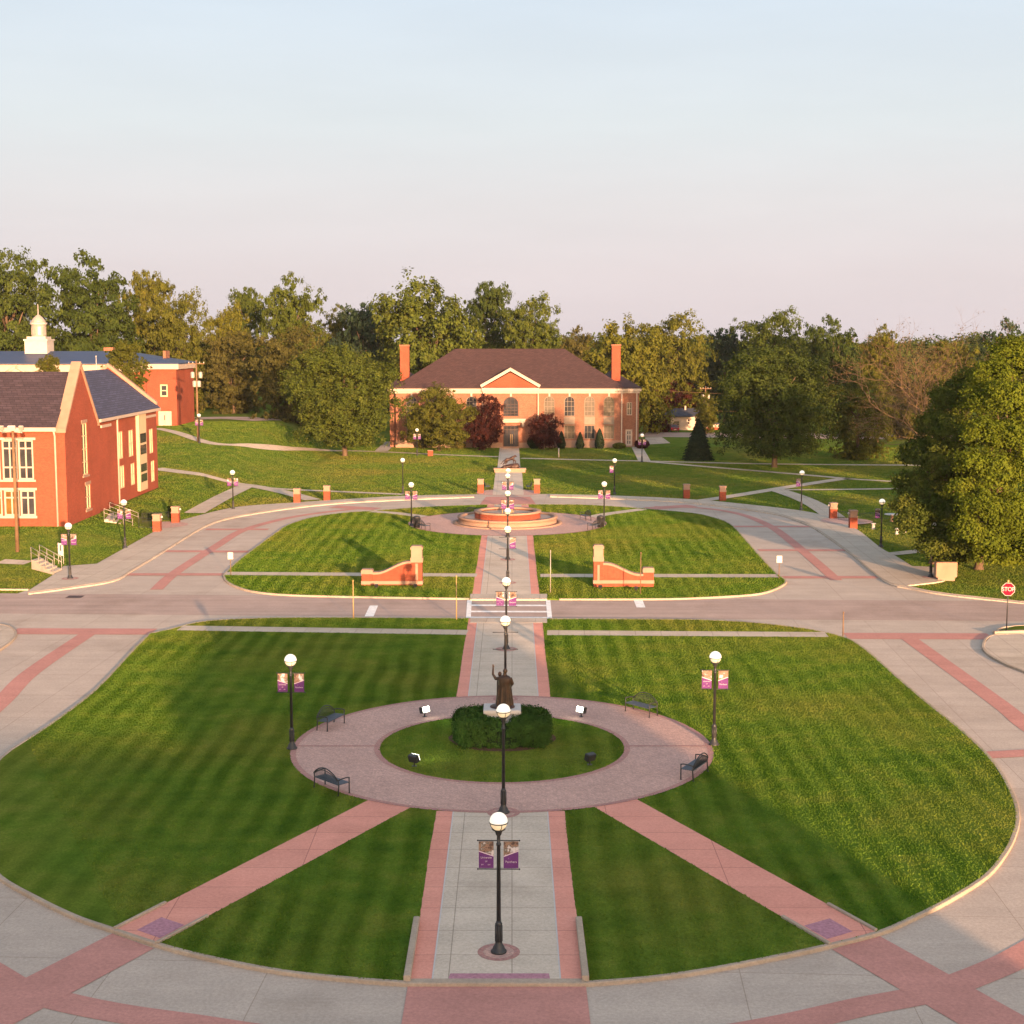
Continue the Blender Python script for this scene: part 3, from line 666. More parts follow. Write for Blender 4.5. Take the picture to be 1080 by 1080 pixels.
# side block, side walls, back
XW = lx(674.5); XWl = lx(410.5)
sh = [rect_hole(xl(974) - X1, xl(995) - X1, zl(366), zl(315)), rect_hole(xl(970) - X1, xl(997) - X1, .25, zl(422))]
facade('wall', (X1, YL + 1.2, 0), U, [(0, -.3), (XW - X1, -.3), (XW - X1, ZE), (0, ZE)], sh, M['brick_old'], lib)
window((X1, YL + 1.2, 0), U, sh[0], lib, 2, 2, M['white'], M['glass_blind'], .12, .07)
d2 = window((X1, YL + 1.2, 0), U, sh[1], lib, 2, 3, M['white'], M['glass'], .32, .2, name='door')
part('handle', M['black'], d2, (X1 + 1.0, X1 + 1.07, YL + 1.2, YL + 1.26, 1.1, 1.35))
facade('wall', (XWl, YL + 1.2, 0), U, [(0, -.3), (X0 - XWl, -.3), (X0 - XWl, ZE), (0, ZE)], [], M['brick_old'], lib)
part('wall', M['brick_old'], lib, (X0, X0 + .3, YL + .02, YL + 1.5, -.3, ZE - .01), (X1 - .3, X1, YL + .02, YL + 1.5, -.3, ZE - .01), (XW - .3, XW - .003, YL + 1.22, YL + 18, -.3, ZE - .01), (XWl + .003, XWl + .3, YL + 1.22, YL + 18, -.3, ZE - .01), (XWl + .3, XW - .3, YL + 18, YL + 18.3, -.3, ZE - .01))
# cornice: two white fillets
part('cornice', M['white'], lib, (X0 - .35, BAY0 - .3, YL - .38, YL + .1, ZE - .62, ZE - .02), (BAY1 + .3, X1 + .35, YL - .38, YL + .1, ZE - .62, ZE - .02), (BAY0 - .3, BAY1 + .3, YB - .38, YL + .1, ZE - .63, ZE - .03),
     (X1 + .35, XW + .35, YL + .82, YL + 18, ZE - .64, ZE - .04), (XWl - .35, X0 - .35, YL + .82, YL + 18, ZE - .64, ZE - .04))
part('cornice_moulding', M['white'], lib, (X0 - .12, BAY0 - .1, YL - .14, YL + .1, ZE - .98, ZE - .63), (BAY1 + .1, X1 + .12, YL - .14, YL + .1, ZE - .98, ZE - .63), (BAY0 - .1, BAY1 + .1, YB - .14, YL + .1, ZE - .98, ZE - .64), (X1 + .12, XW + .1, YL + 1.06, YL + 17.9, ZE - .98, ZE - .65), (XWl - .1, X0 - .12, YL + 1.06, YL + 17.9, ZE - .98, ZE - .65))
part('water_table', M['stone'], lib, (X0 - .08, BAY0, YL - .09, YL, 0, 1.25), (BAY1, X1 + .08, YL - .09, YL, 0, 1.25), (BAY0 - .02, xl(487) - .1, YB - .09, YB, 0, .9), (xl(547) + .1, BAY1 + .02, YB - .09, YB, 0, .9), (X1 + .08, XW + .05, YL + 1.1, YL + 1.2, 0, .24))
for c in cxs + cxs_l: part('spandrel', M['tan_trim'], lib, (xl(c - 21), xl(c + 21), YL - .05, YL + .02, zl(401), zl(371)))
for c in cxs + cxs_l + [517]:
    y = YB if c == 517 else YL; part('keystone', M['white'], lib, (xl(c - 3.5), xl(c + 3.5), y - .1, y, zl(291), zl(279)))
for x in (BAY0 - .18, BAY1 + .18, xl(952), xl(1013)): part('downspout', M['white'], lib, (x - .09, x + .09, (YL if x < X1 else YL + 1.2) - .2, (YL if x < X1 else YL + 1.2) - .02, .1, ZE - 1.0))
rf = hip('roof', X0, X1, YL, YL + 18, ZE + .02, lz(372.5) + .7, xl(292), xl(733), M['shingle_brown'], lib, .45)
hip('roof', X1 - 4, XW, YL + 1.2, YL + 18, ZE - .01, ZE + 2.6, X1 - 1.6, X1 - 1.0, M['shingle_brown'], lib, .42); hip('roof', XWl, X0 + 4, YL + 1.2, YL + 18, ZE - .01, ZE + 2.6, X0 + 1.0, X0 + 1.6, M['shingle_brown'], lib, .42)
for xa, xb, yt in ((422.3, 431.7, 363.6), (645, 654, 363.2)):
    c0, c1 = P(xa, 380, YL + 5).x, P(xb, 380, YL + 5).x; zt = P(540, yt, YL + 5).z
    ch = part('chimney', M['brick'], lib, (c0, c1, YL + 4.2, YL + 5.8, ZE - .5, zt - .25)); part('cap', M['brick_old'], ch, (c0 - .12, c1 + .12, YL + 4.08, YL + 5.92, zt - .249, zt))
pb = zl(254); pt = zl(196)
bm = bmesh.new(); xm = (BAY0 + BAY1) / 2
face(bm, [(BAY0, YB - .02, pb), (BAY1, YB - .02, pb), (xm, YB - .02, pt)]); from_bm('pediment', bm, M['brick'], lib)
bm = bmesh.new()
for s, xe in ((-1, BAY0 - .35), (1, BAY1 + .35)):
    a = Vector((xe, YB, pb - .05)); b_ = Vector((xm, YB, pt + .25)); d = (b_ - a).normalized(); n = Vector((-d.z, 0, d.x)) * (.48 if s < 0 else -.48)
    for y0, y1 in ((YB - .4, YB + .1),):
        q = [a, b_, b_ + Vector((0, 0, .55)), a + n]
        f1 = [bm.verts.new((p.x, y0, p.z)) for p in q]; f2 = [bm.verts.new((p.x, y1, p.z)) for p in q]
        bm.faces.new(f1); bm.faces.new(f2[::-1])
        for i in range(4): bm.faces.new((f1[i], f1[(i + 1) % 4], f2[(i + 1) % 4], f2[i]))
bmesh.ops.recalc_face_normals(bm, faces=bm.faces)
from_bm('raking_cornice', bm, M['white'], lib)
bm = bmesh.new(); zb = YB + 9 * (pt + .75 - ZE) / (lz(372.5) - ZE)
face(bm, [(BAY0 - .4, YB - .42, pb + .40), (xm, YB - .42, pt + .82), (xm, zb, pt + .82), (BAY0 - .4, YB + .4, pb + .40)]); face(bm, [(BAY1 + .4, YB - .42, pb + .40), (BAY1 + .4, YB + .4, pb + .40), (xm, zb, pt + .82), (xm, YB - .42, pt + .82)])
from_bm('gable_roof', bm, M['shingle_brown'], lib)
part('doorstep', M['stone'], lib, (xl(480), xl(554), YB - 1.6, YB - .1, 0, .12), (xl(484), xl(550), YB - 1.0, YB - .09, .12, .25))

# ---- left hall with steep roofs and stone coped gables
hall = thing('brick_hall', 'orange red brick hall with steep shingle roofs and stone coped gables, at left', 'building')
YH, XG = 135.0, -41.1; BZ = .6; GD = 10.75
def hp(px, py, Y=YH): return P(px, py, Y)
zeave = hp(30, 450).z; xc0 = hp(62.3, 500).x
wu = [hp(-60, 470).x, hp(-24, 470).x, hp(0, 470).x]
fx0 = -78.
holes = []; spec = []
for (x0, x1, y0, y1, sp, cc, kind) in ((20, 36, 506, 464, (493, 473), 2, 'glass'), (3, 19, 506, 464, (493, 473), 2, 'glass'), (-16, 1, 506, 464, (493, 473), 2, 'glass'), (-34, -18, 506, 464, (493, 473), 2, 'glass'), (22, 38, 544, 517, (525,), 2, 'glass'), (5, 21, 544, 517, (525,), 2, 'glass_amber'), (-13, 3, 544, 517, (525,), 2, 'glass_amber'), (-31, -15, 544, 517, (525,), 2, 'glass')):
    h = rect_hole(hp(x0, y0).x - fx0, hp(x1, y0).x - fx0, hp(20, y0).z, hp(20, y1).z); holes.append(h); spec.append((cc, [hp(20, s).z for s in sp], M[kind]))
facade('wall', (fx0, YH, 0), U, [(0, -.4), (xc0 - fx0, -.4), (xc0 - fx0, zeave), (0, zeave)], holes, M['brick'], hall)
for h, (cc, sp, gm) in zip(holes, spec): window((fx0, YH, 0), U, h, hall, cc, 2, M['white'], gm, .15, .13, .1, splits=sp)
for y0, y1, xa, xb in ((464, 461.5, -36, 37.5), (508, 506, -36, 38), (517, 514.5, -33, 39), (546.5, 544, -33, 39.5)):
    part('window_trim', M['white'], hall, (hp(xa, y0).x, hp(xb, y0).x, YH - .1, YH + .02, hp(20, y0).z, hp(20, y1).z))
YM = YH + GD / 2; zr = P(40, 392, YM).z; zap = zr + .55
# parapet gable end wall, one metre thick, with windows in the end face
pw = XG - xc0; gz = zeave - .3
outl = [(0, -.4), (GD, -.4), (GD, gz), (GD / 2, zap), (0, gz)]
def gx(px): # distance along the end wall of a place in the survey picture
    k = (px - CX) / F
    Y = 140.
    for i in range(20): Y = XG / k * (ct + st * (CY - 500) / F)
    return Y - YH
def gzv(px, py): return P(px, py, YH + gx(px)).z
gh = [rect_hole(gx(87.5), gx(93.2), gzv(90, 501), gzv(90, 446)), rect_hole(gx(89.5), gx(95), gzv(92, 537), gzv(92, 511))]
facade('wall', (XG, YH, 0), (0, 1, 0), outl, gh, M['brick'], hall)
for h, n in zip(gh, (4, 2)): window((XG, YH, 0), (0, 1, 0), h, hall, 2, n, M['cream'], M['glass'], .12, .1, .1)
for h in gh: part('sill', M['stone'], hall, (XG, XG + .10, YH + h[0][0] - .12, YH + h[1][0] + .12, h[0][1] - .2, h[0][1]), (XG, XG + .05, YH + h[0][0] - .06, YH + h[1][0] + .06, h[2][1], h[2][1] + .3))
part('wall', M['brick'], hall, (xc0 + .003, XG - .003, YH - .06, YH + .3, -.4, gz), (xc0 + .003, XG - .003, YH + GD - .3, YH + GD, -.4, gz))
bm = bmesh.new(); face(bm, [(xc0 + .003, YH + y, z) for y, z in outl][::-1]); from_bm('wall', bm, M['brick'], hall)
bm = bmesh.new(); cv = .32
for (ya, za), (yb_, zb_) in (((-.25, gz - .25), (GD / 2, zap)), ((GD + .25, gz - .25), (GD / 2, zap))):
    q = [(ya, za), (yb_, zb_), (yb_, zb_ + cv * 1.3), (ya, za + cv)]
    f1 = [bm.verts.new((xc0 - .12, YH + y, z)) for y, z in q]; f2 = [bm.verts.new((XG + .15, YH + y, z)) for y, z in q]
    bm.faces.new(f1); bm.faces.new(f2[::-1])
    for i in range(4): bm.faces.new((f1[i], f1[(i + 1) % 4], f2[(i + 1) % 4], f2[i]))
bmesh.ops.recalc_face_normals(bm, faces=bm.faces); from_bm('coping', bm, M['stone'], hall)
bm = bmesh.new(); rx0 = fx0
face(bm, [(rx0, YH - .5, zeave - .05), (xc0, YH - .5, zeave - .05), (xc0, YM, zr), (rx0, YM, zr)]); face(bm, [(rx0, YM, zr), (xc0, YM, zr), (xc0, YH + GD + .5, zeave - .05), (rx0, YH + GD + .5, zeave - .05)])
from_bm('roof', bm, M['shingle'], hall)
part('cornice', M['white'], hall, (fx0, xc0 - .02, YH - .52, YH - .36, zeave - .42, zeave - .06), (fx0, xc0 - .02, YH - .36, YH + .02, zeave - .40, zeave - .1))
bm = bmesh.new(); dx = hp(61.8, 500).x - .2
tube(bm, [(dx, YH - .42, zeave - .4), (dx, YH - .12, zeave - .9), (dx, YH - .12, .9)], .09, 8); from_bm('downspout', bm, M['white'], hall)
part('wall', M['brick'], hall, (fx0 + .01, xc0, YH + GD - .3, YH + GD - .01, -.4, zeave - .1))
# rear wing, its long side facing the lawns
Y2a, Y2b = YH + GD, 171.0; XR = XG - .25; z2 = P(106, 441, Y2a).z - .1; xr = P(115, 390, Y2b).x; zr2 = 15.0
def gx2(px): return XR / ((px - CX) / F) * (ct + st * (CY - 470) / F) - Y2a
def gz2(px, py): return P(px, py, Y2a + gx2(px)).z
h2 = []; w2 = []
for (a, b_, yb_, yt, pmk) in ((124.5, 129.5, 484, 455, 'cream'), (135.6, 140.5, 481.5, 453.5, 'cream'), (157.5, 161.5, 478, 452.2, 'cream'), (125.5, 130.3, 515, 491, 'cream'), (137, 141.3, 511.5, 488.5, 'cream'), (158.5, 162.3, 508, 485.8, 'cream')):
    h2.append(rect_hole(gx2(a), gx2(b_), gz2((a + b_) / 2, yb_), gz2((a + b_) / 2, yt)))
facade('wall', (XR, Y2a, 0), (0, 1, 0), [(0, -.4), (Y2b - Y2a, -.4), (Y2b - Y2a, z2), (0, z2)], h2, M['brick'], hall)
for h in h2: window((XR, Y2a, 0), (0, 1, 0), h, hall, 2, 2, M['cream'], M['cream'], .1, .08, .1)
by0, by1 = Y2a + gx2(143.8), Y2a + gx2(151.5)
bay = part('window_bay', M['cream'], hall, (XR, XR + .35, by0, by1, gz2(148, 516.5), z2 - .05))
for yb_, yt in ((479, 457), (508, 489)):
    zb_, zt_ = gz2(147, yb_), gz2(147, yt); part('pane', M['glass'], bay, (XR + .3, XR + .37, by0 + .35, by1 - .25, zb_, (zb_ + zt_) / 2 - .12), (XR + .3, XR + .37, by0 + .35, by1 - .25, (zb_ + zt_) / 2 + .12, zt_))
bm = bmesh.new(); yd_ = Y2a + gx2(123.2)
tube(bm, [(XR + .55, yd_, z2), (XR + .12, yd_, z2 - .5), (XR + .12, yd_, .8)], .1, 8); from_bm('downspout', bm, M['white'], hall)
bm = bmesh.new()
face(bm, [(XR + .6, Y2a + .05, z2), (XR + .6, Y2b - .3, z2), (xr, Y2b - .3, zr2), (xr, Y2a - 4.9, zr2)]); face(bm, [(xr, Y2a - 4.9, zr2), (xr, Y2b - .3, zr2), (2 * xr - XR - .6, Y2b - .3, z2), (2 * xr - XR - .6, Y2a - 4.9, z2)])
from_bm('roof', bm, M['shingle_blue'], hall)
part('cornice', M['white'], hall, (XR + .4, XR + .62, Y2a + .05, Y2b - .3, z2 - .32, z2 - .01), (XR, XR + .4, Y2a + .05, Y2b - .3, z2 - .25, z2 - .03))
for ya_, yb_ in ((gx2(106.5), gx2(117)), (gx2(151.5), gx2(164.5))): part('stone_band', M['white'], hall, (XR, XR + .12, Y2a + max(.05, ya_), Y2a + yb_, z2 - 1.0, z2 - .72))
hw2 = XR - xr
bm = bmesh.new(); face(bm, [(xr - hw2, Y2b, -.4), (XR, Y2b, -.4), (XR, Y2b, z2), (xr, Y2b, zr2 + .2), (xr - hw2, Y2b, z2)]); face(bm, [(xr - hw2, Y2b - .35, z2 - 2), (xr - hw2, Y2b - .35, z2 + .2), (xr, Y2b - .35, zr2 + .3), (XR, Y2b - .35, z2 + .2), (XR, Y2b - .35, z2 - 2)]); from_bm('wall', bm, M['brick'], hall)
bm = bmesh.new()
for (xa, za), (xb, zb_) in (((XR + .2, z2 + .35), (xr, zr2 + .3)), ((2 * xr - XR - .2, z2 + .35), (xr, zr2 + .3))):
    q = [(xa, za - .15), (xb, zb_ - .1), (xb, zb_ + .35), (xa, za + .3)]
    f1 = [bm.verts.new((x, Y2b - .55, z)) for x, z in q]; f2 = [bm.verts.new((x, Y2b + .1, z)) for x, z in q]
    bm.faces.new(f1); bm.faces.new(f2[::-1])
    for i in range(4): bm.faces.new((f1[i], f1[(i + 1) % 4], f2[(i + 1) % 4], f2[i]))
bmesh.ops.recalc_face_normals(bm, faces=bm.faces); from_bm('coping', bm, M['stone'], hall)

# ---- hall with the blue roof and cupola, on the rise behind
h3 = thing('brick_hall', 'long brick hall with low blue metal roof and white cupola behind the left hall', 'building')
Y3 = 240.; xe = P(186.5, 420, Y3).x; xj = P(155, 420, Y3).x; ze3 = P(180, 383.5, Y3).z; g3 = 3.2
h3h = [rect_hole(P(169, 418, Y3).x - xj, P(177, 418, Y3).x - xj, P(170, 418.5, Y3).z, P(170, 405.5, Y3).z), rect_hole(P(167, 440, Y3).x - xj, P(181, 440, Y3).x - xj, P(170, 449.3, Y3).z, P(170, 433.7, Y3).z)]
facade('wall', (xj, Y3, 0), U, [(0, g3), (xe - xj, g3), (xe - xj, ze3), (0, ze3)], h3h, M['brick'], h3)
window((xj, Y3, 0), U, h3h[0], h3, 1, 2, M['cream'], M['glass'], .22, .15); d3 = window((xj, Y3, 0), U, h3h[1], h3, 2, 1, M['white'], M['white'], .14, .06, .1, name='door')
part('handle', M['black'], d3, (P(173.2, 440, Y3).x, P(174, 440, Y3).x, Y3 - .0, Y3 + .1, 5.3, 6.1))
facade('wall', (-110, Y3 + .7, 0), U, [(0, g3), (xj + 110, g3), (xj + 110, ze3), (0, ze3)], [], M['brick'], h3)
part('wall', M['brick'], h3, (xe - .3, xe - .003, Y3 + .02, Y3 + 13, 2, ze3 - .01), (xj, xj + .3, Y3 + .02, Y3 + 1, 2, ze3 - .01), (-110, xe - .3, Y3 + 12.7, Y3 + 13, 2, ze3 - .01))
part('cornice', M['white'], h3, (xj - .3, xe + .5, Y3 - .5, Y3 + .2, ze3 - .9, ze3 - .1), (-110, xj - .3, Y3 + .2, Y3 + .9, ze3 - 1.3, ze3 - .1), (xe - .1, xe + .5, Y3 + .2, Y3 + 13.4, ze3 - .9, ze3 - .1))
hip('roof', -110, xe, Y3, Y3 + 13, ze3 + .09, P(100, 370.3, Y3 + 6.5).z, -100, P(135, 372, Y3 + 6.5).x, M['metal_roof'], h3, .55)
part('chimney', M['brick_old'], h3, (P(106, 370, Y3 + 6.5).x, P(116, 370, Y3 + 6.5).x, Y3 + 8.4, Y3 + 9.8, ze3 + .5, P(110, 366.5, Y3 + 6.5).z), (P(171.8, 370, Y3 + 6.5).x, P(174.5, 370, Y3 + 6.5).x, Y3 + 6.5, Y3 + 9.5, ze3 + .4, P(110, 370, Y3 + 6.5).z))
bm = bmesh.new(); tube(bm, [(P(155.5, 400, Y3).x - .15, Y3 + .45, g3), (P(155.5, 400, Y3).x - .15, Y3 + .45, ze3 - 1)], .12, 8); from_bm('downspout', bm, M['white'], h3)
px0, px1, pxm = P(6, 388, Y3).x, P(26, 388, Y3).x, P(16, 388, Y3).x
bm = bmesh.new()
for xa, xb in ((px0, pxm), (px1, pxm)):
    tube(bm, [(xa, Y3 + .3, P(10, 393, Y3).z), (xb, Y3 + .3, P(10, 386.8, Y3).z)], .28, 6)
from_bm('pediment_trim', bm, M['white'], h3)
cup = Vector((P(41.5, 365, Y3 + 6.5).x, Y3 + 6.5, 0)); cz = lambda y: P(41, y, Y3 + 6.5).z
bm = bmesh.new(); hw = 1.85
box(bm, cup.x - hw, cup.x + hw, cup.y - hw, cup.y + hw, cz(373), cz(359.5)); box(bm, cup.x - hw - .15, cup.x + hw + .15, cup.y - hw - .15, cup.y + hw + .15, cz(359.4), cz(357.6)); box(bm, cup.x - 1.55, cup.x + 1.55, cup.y - 1.55, cup.y + 1.55, cz(357.5), cz(355))
n = 8
lathe(bm, [(1.25, cz(355)), (1.25, cz(342.5)), (1.45, cz(342)), (1.45, cz(340.3)), (0, cz(340.2))], 8, 0, (cup.x, cup.y, 0))
cu = from_bm('cupola', bm, M['white_cool'], h3)
bm = bmesh.new(); lathe(bm, [(1.25, cz(340.2)), (1.1, cz(338)), (.75, cz(335)), (.4, cz(333)), (.12, cz(332)), (.06, cz(321)), (0, cz(320.6))], 16, 0, (cup.x, cup.y, 0)); from_bm('dome', bm, M['galv'], cu)
bm = bmesh.new()
for k in range(8):
    a = math.pi / 4 * k; Mx = Matrix.Translation((cup.x, cup.y, 0)) @ Matrix.Rotation(a + math.pi / 8, 4, 'Z'); box(bm, 1.13, 1.18, -.28, .28, cz(353.5), cz(344.5), Mx)
from_bm('louvre', bm, M['galv'], cu)
fp = thing('flagpole', 'slim pale pole rising in front of the blue metal roof', 'pole', (P(101.8, 392, 205).x, 205, 3))
bm = bmesh.new(); tube(bm, [(0, 0, 0), (0, 0, P(101, 376.5, 205).z - 3)], [.1, .05], 8); lathe(bm, [(0, 0), (.1, .05), (.1, .15), (0, .2)], 8, 0, (0, 0, P(101, 376.5, 205).z - 3)); from_bm('pole', bm, M['signwhite'], fp)

# ---- small white house across the far street, and a lean-to beyond it
ho = thing('house', 'small white bungalow with grey hip roof across the far street', 'building')
YO = 300.; hx = lambda x: P(680 + x / 9.82, 440, YO).x; hz = lambda y: P(720, 400 + y / 9.82, YO).z
hh = [rect_hole(hx(440) - hx(270), hx(472) - hx(270), hz(470), hz(408)), rect_hole(hx(300) - hx(270), hx(365) - hx(270), hz(520), hz(432))]
facade('wall', (hx(270), YO, 0), U, [(0, -.1), (hx(590) - hx(270), -.1), (hx(590) - hx(270), hz(380)), (0, hz(380))], hh, M['white'], ho)
wf = window((hx(270), YO, 0), U, hh[0], ho, 1, 2, M['white'], M['glass'], .14, .1); window((hx(270), YO, 0), U, hh[1], ho, 1, 4, M['cream'], M['glass_blind'], .1, .08, name='door')
part('wall', M['white'], ho, (hx(270), hx(270) + .2, YO + .02, YO + 8, -.1, hz(381)), (hx(590) - .2, hx(590), YO + .02, YO + 8, -.1, hz(381)), (hx(270), hx(590), YO + 8, YO + 8.2, -.1, hz(381)))
hip('roof', hx(250), hx(600), YO - .3, YO + 8.3, hz(379), hz(310), hx(330), hx(560), M['shingle_grey'], ho, .3)
part('chimney', M['white'], ho, (hx(430), hx(446), YO + 3, YO + 3.6, hz(330), hz(283)))
h5 = thing('house', 'white shed with reddish base half hidden behind the dark spruce', 'building')
part('wall', M['white'], h5, (hx(640), hx(775), YO + 1, YO + 7, .5, hz(462))); part('base', M['brick'], h5, (hx(640), hx(775), YO + .9, YO + 7.1, -.1, .5))
hip('roof', hx(640), hx(775), YO + 1, YO + 7, hz(460), hz(440), hx(680), hx(740), M['shingle_grey'], h5, .2)
part('window', M['glass'], h5, (hx(680), hx(715), YO + .92, YO + .99, hz(510), hz(478)))
# ---- unseen hall behind the viewpoint, its blocks sized to lay the shadow over the oval
def back_block(lbl, x0, x1, y0, y1, h):
    b_ = thing('brick_hall', lbl, 'building'); part('wall', M['brick'], b_, (x0, x1, y0, y1, -.1, h - 2.0)); part('cornice', M['white'], b_, (x0 - .2, x1 + .2, y0 - .2, y1 + .2, h - 2.0, h - 1.6))
    hip('roof', x0, x1, y0, y1, h - 1.4, h, x0 + 3, x1 - 3, M['shingle'], b_, .3)
back_block('tall red brick hall south of the oval drive, unseen and sized to cast the long shadow', 18, 35, -36, -20, 14.4)
back_block('low red brick wing west of the tall hall, unseen and sized to shade the left of the oval', -34, 17.5, -34, -20, 10.9)
back_block('low red brick wing east of the tall hall, unseen and sized to shade the right front', 35.5, 62, -34, -20, 7.6)
# ------------------------------------------------------------------ lamps
LH = 4.32
def text_mesh(s, size, ext=.004, align='CENTER'):
    cu_ = bpy.data.curves.new('lettering', 'FONT'); cu_.body = s; cu_.size = size; cu_.extrude = ext; cu_.align_x = align; cu_.align_y = 'CENTER'
    o = bpy.data.objects.new('lettering', cu_); col.objects.link(o); dg = bpy.context.evaluated_depsgraph_get()
    me = bpy.data.meshes.new_from_object(o.evaluated_get(dg)); bpy.data.objects.remove(o); me.name = 'lettering'; return me
def upright(me, m):                   # lettering stands in the XZ plane facing -Y
    me.transform(Matrix.Rotation(R(90), 4, 'X')); me.materials.clear(); me.materials.append(m); return me
def join_mesh(ms):
    bm = bmesh.new()
    for me, off in ms:
        n0 = len(bm.verts); bm.from_mesh(me); bm.verts.ensure_lookup_table()
        for v in bm.verts[n0:]: v.co += Vector(off)
    me = bpy.data.meshes.new('lettering'); bm.to_mesh(me); bm.free(); return me
TXT_L = upright(join_mesh([(text_mesh('University', .082), (0, .09, 0)), (text_mesh('OF', .055), (0, -.03, 0)), (text_mesh('EST.', .045), (-.11, -.13, 0)), (text_mesh('1870', .045), (.08, -.13, 0))]), M['banner_text'])
TXT_R = upright(join_mesh([(text_mesh('Panthers', .098), (0, 0, 0)), (text_mesh('i', .06), (-.07, .11, 0))]), M['banner_text'])
def mk(fn, *ms):
    bm = bmesh.new(); fn(bm); me = bpy.data.meshes.new('m'); bm.normal_update(); bm.to_mesh(me); bm.free()
    for m in ms: me.materials.append(m)
    return me
def f_base(bm):
    lathe(bm, [(.24, 0), (.24, .05), (.19, .09), (.165, .18), (.115, .26), (.10, .36), (.10, .84), (.115, .88), (.085, .93), (.07, .98)], 16)
    for k in range(8):
        a = math.pi / 4 * k; tube(bm, [(.10 * math.cos(a), .10 * math.sin(a), .34), (.10 * math.cos(a), .10 * math.sin(a), .84)], .018, 5)
def f_post(bm):
    lathe(bm, [(.068, .95), (.055, 3.30), (.072, 3.31), (.072, 3.38), (.055, 3.39), (.052, 3.60), (.09, 3.66), (.10, 3.72), (.15, 3.78), (.16, 3.81)], 14)
def f_cage(bm):
    n = 28
    for z, r in ((4.02, .272), (3.815, .19)):
        tube(bm, [(r * math.cos(2 * math.pi * k / n), r * math.sin(2 * math.pi * k / n), z) for k in range(n + 1)], .017, 6, 0, False)
    for k in range(4):
        a = math.pi / 2 * k + .4; tube(bm, [(.27 * math.cos(t) * math.cos(a), .27 * math.cos(t) * math.sin(a), 4.05 + .275 * math.sin(t)) for t in [-1.0 + .15 * i for i in range(7)]], .012, 5)
def f_globe(bm): lathe(bm, [(.266, 4.025)] + [(.27 * math.cos(t), 4.05 + .27 * math.sin(t)) for t in [math.pi / 2 * k / 9 for k in range(10)]], 28)
def f_low(bm): lathe(bm, [(.13, 3.81)] + [(.265 * math.cos(t), 4.05 + .27 * math.sin(t)) for t in [-1.05 + 1.0 * k / 6 for k in range(7)]], 28)
def f_arms(bm):
    for z in (3.46, 2.58): tube(bm, [(-.62, 0, z), (.62, 0, z)], .017, 6); ellipsoid(bm, (-.62, 0, z), (.028, .028, .028)); ellipsoid(bm, (.62, 0, z), (.028, .028, .028))
def f_banner(side):
    def f(bm):
        w_, h_ = .44, .82; x0 = -w_ / 2
        # printed cloth: photo above, a slanting pale stripe, purple below; a few folds so it hangs
        def sheet_(quads, mi):
            for q in quads:
                a = [bm.verts.new((x, -.004 + .012 * math.sin(7 * x + 3 * z), z)) for x, z in q]; b_ = [bm.verts.new((x, .004 + .012 * math.sin(7 * x + 3 * z), z)) for x, z in q]
                bm.faces.new(a).material_index = mi; bm.faces.new(b_[::-1]).material_index = mi
                for i in range(4): bm.faces.new((a[i], b_[i], b_[(i + 1) % 4], a[(i + 1) % 4])).material_index = mi
        n = 6; s = -.16 if side < 0 else .16
        def zc(x): return .02 + s * x / w_
        for i in range(n):
            xa = x0 + w_ * i / n; xb = x0 + w_ * (i + 1) / n
            sheet_([[(xa, zc(xa) + .03), (xb, zc(xb) + .03), (xb, h_ / 2), (xa, h_ / 2)]], 0)
            sheet_([[(xa, zc(xa)), (xb, zc(xb)), (xb, zc(xb) + .03), (xa, zc(xa) + .03)]], 1)
            sheet_([[(xa, -h_ / 2), (xb, -h_ / 2), (xb, zc(xb)), (xa, zc(xa))]], 2)
    return f
def f_pad(bm): lathe(bm, [(.62, 0), (.62, .012), (.60, .014)], 36); 
LM = dict(base=mk(f_base, M['black']), post=mk(f_post, M['black']), cage=mk(f_cage, M['black']), globe=mk(f_globe, M['globe']), low=mk(f_low, M['globe_low']), arms=mk(f_arms, M['black']),
          bl=mk(f_banner(-1), M['photo'], M['banner_text'], M['banner_purple']), br=mk(f_banner(1), M['photo'], M['banner_text'], M['banner_purple']))
def lamp(px, py, label, banners='', arms=False, ring=False, rz=None, e=None, grp='ball lamps along the walks and drives'):
    p = GT(px, py) if e is None else G(px, py, e)
    o = thing('street_lamp', label, 'street lamp', p, rnd.uniform(-.05, .05) if rz is None else rz, grp)
    share('base', LM['base'], o); share('post', LM['post'], o); share('globe_band', LM['cage'], o); g = share('globe', LM['globe'], o); share('globe_bowl', LM['low'], g)
    if banners or arms: share('banner_arm', LM['arms'], o)
    for s, k, t in ((-1, 'bl', TXT_L), (1, 'br', TXT_R)):
        if ('l' in banners and s < 0) or ('r' in banners and s > 0):
            b_ = share('banner', LM[k], o, (s * .37, 0, 3.02)); share('lettering', t, b_, (0, -.022, -.17 if s < 0 else -.21))
    if ring:
        annulus('path_edge', (p.x, p.y), .46, .64, p.z + .004, M['soldier'], 36); sheet('path_edge', disc((p.x, p.y), .46, 30), p.z + .004, M['paver'])
    return o
zw = e1 + .010
lamp(526, 1004, 'nearest ball lamp with two purple banners, standing in the foreground walk', 'lr', ring=True, e=zw)
lamp(531, 857, 'ball lamp without banners on the near rim of the brick circle', ring=True, e=zw)
lamp(533, 737, 'ball lamp with bare banner arms behind the bronze figure', arms=True, ring=True, e=zw)
lamp(534, 684.5, 'ball lamp with two banners on the walk just before the road crossing', 'lr', ring=True, e=zw)
lamp(535.5, 614.5, 'ball lamp with one banner on the walk between the curved brick walls', 'r', ring=True, e=zw)
lamp(535.5, 590, 'ball lamp without banners on the walk midway to the fountain', ring=True, e=zw)
lamp(535.5, 566, 'ball lamp with two banners on the near rim of the fountain plaza', 'lr', e=zw)
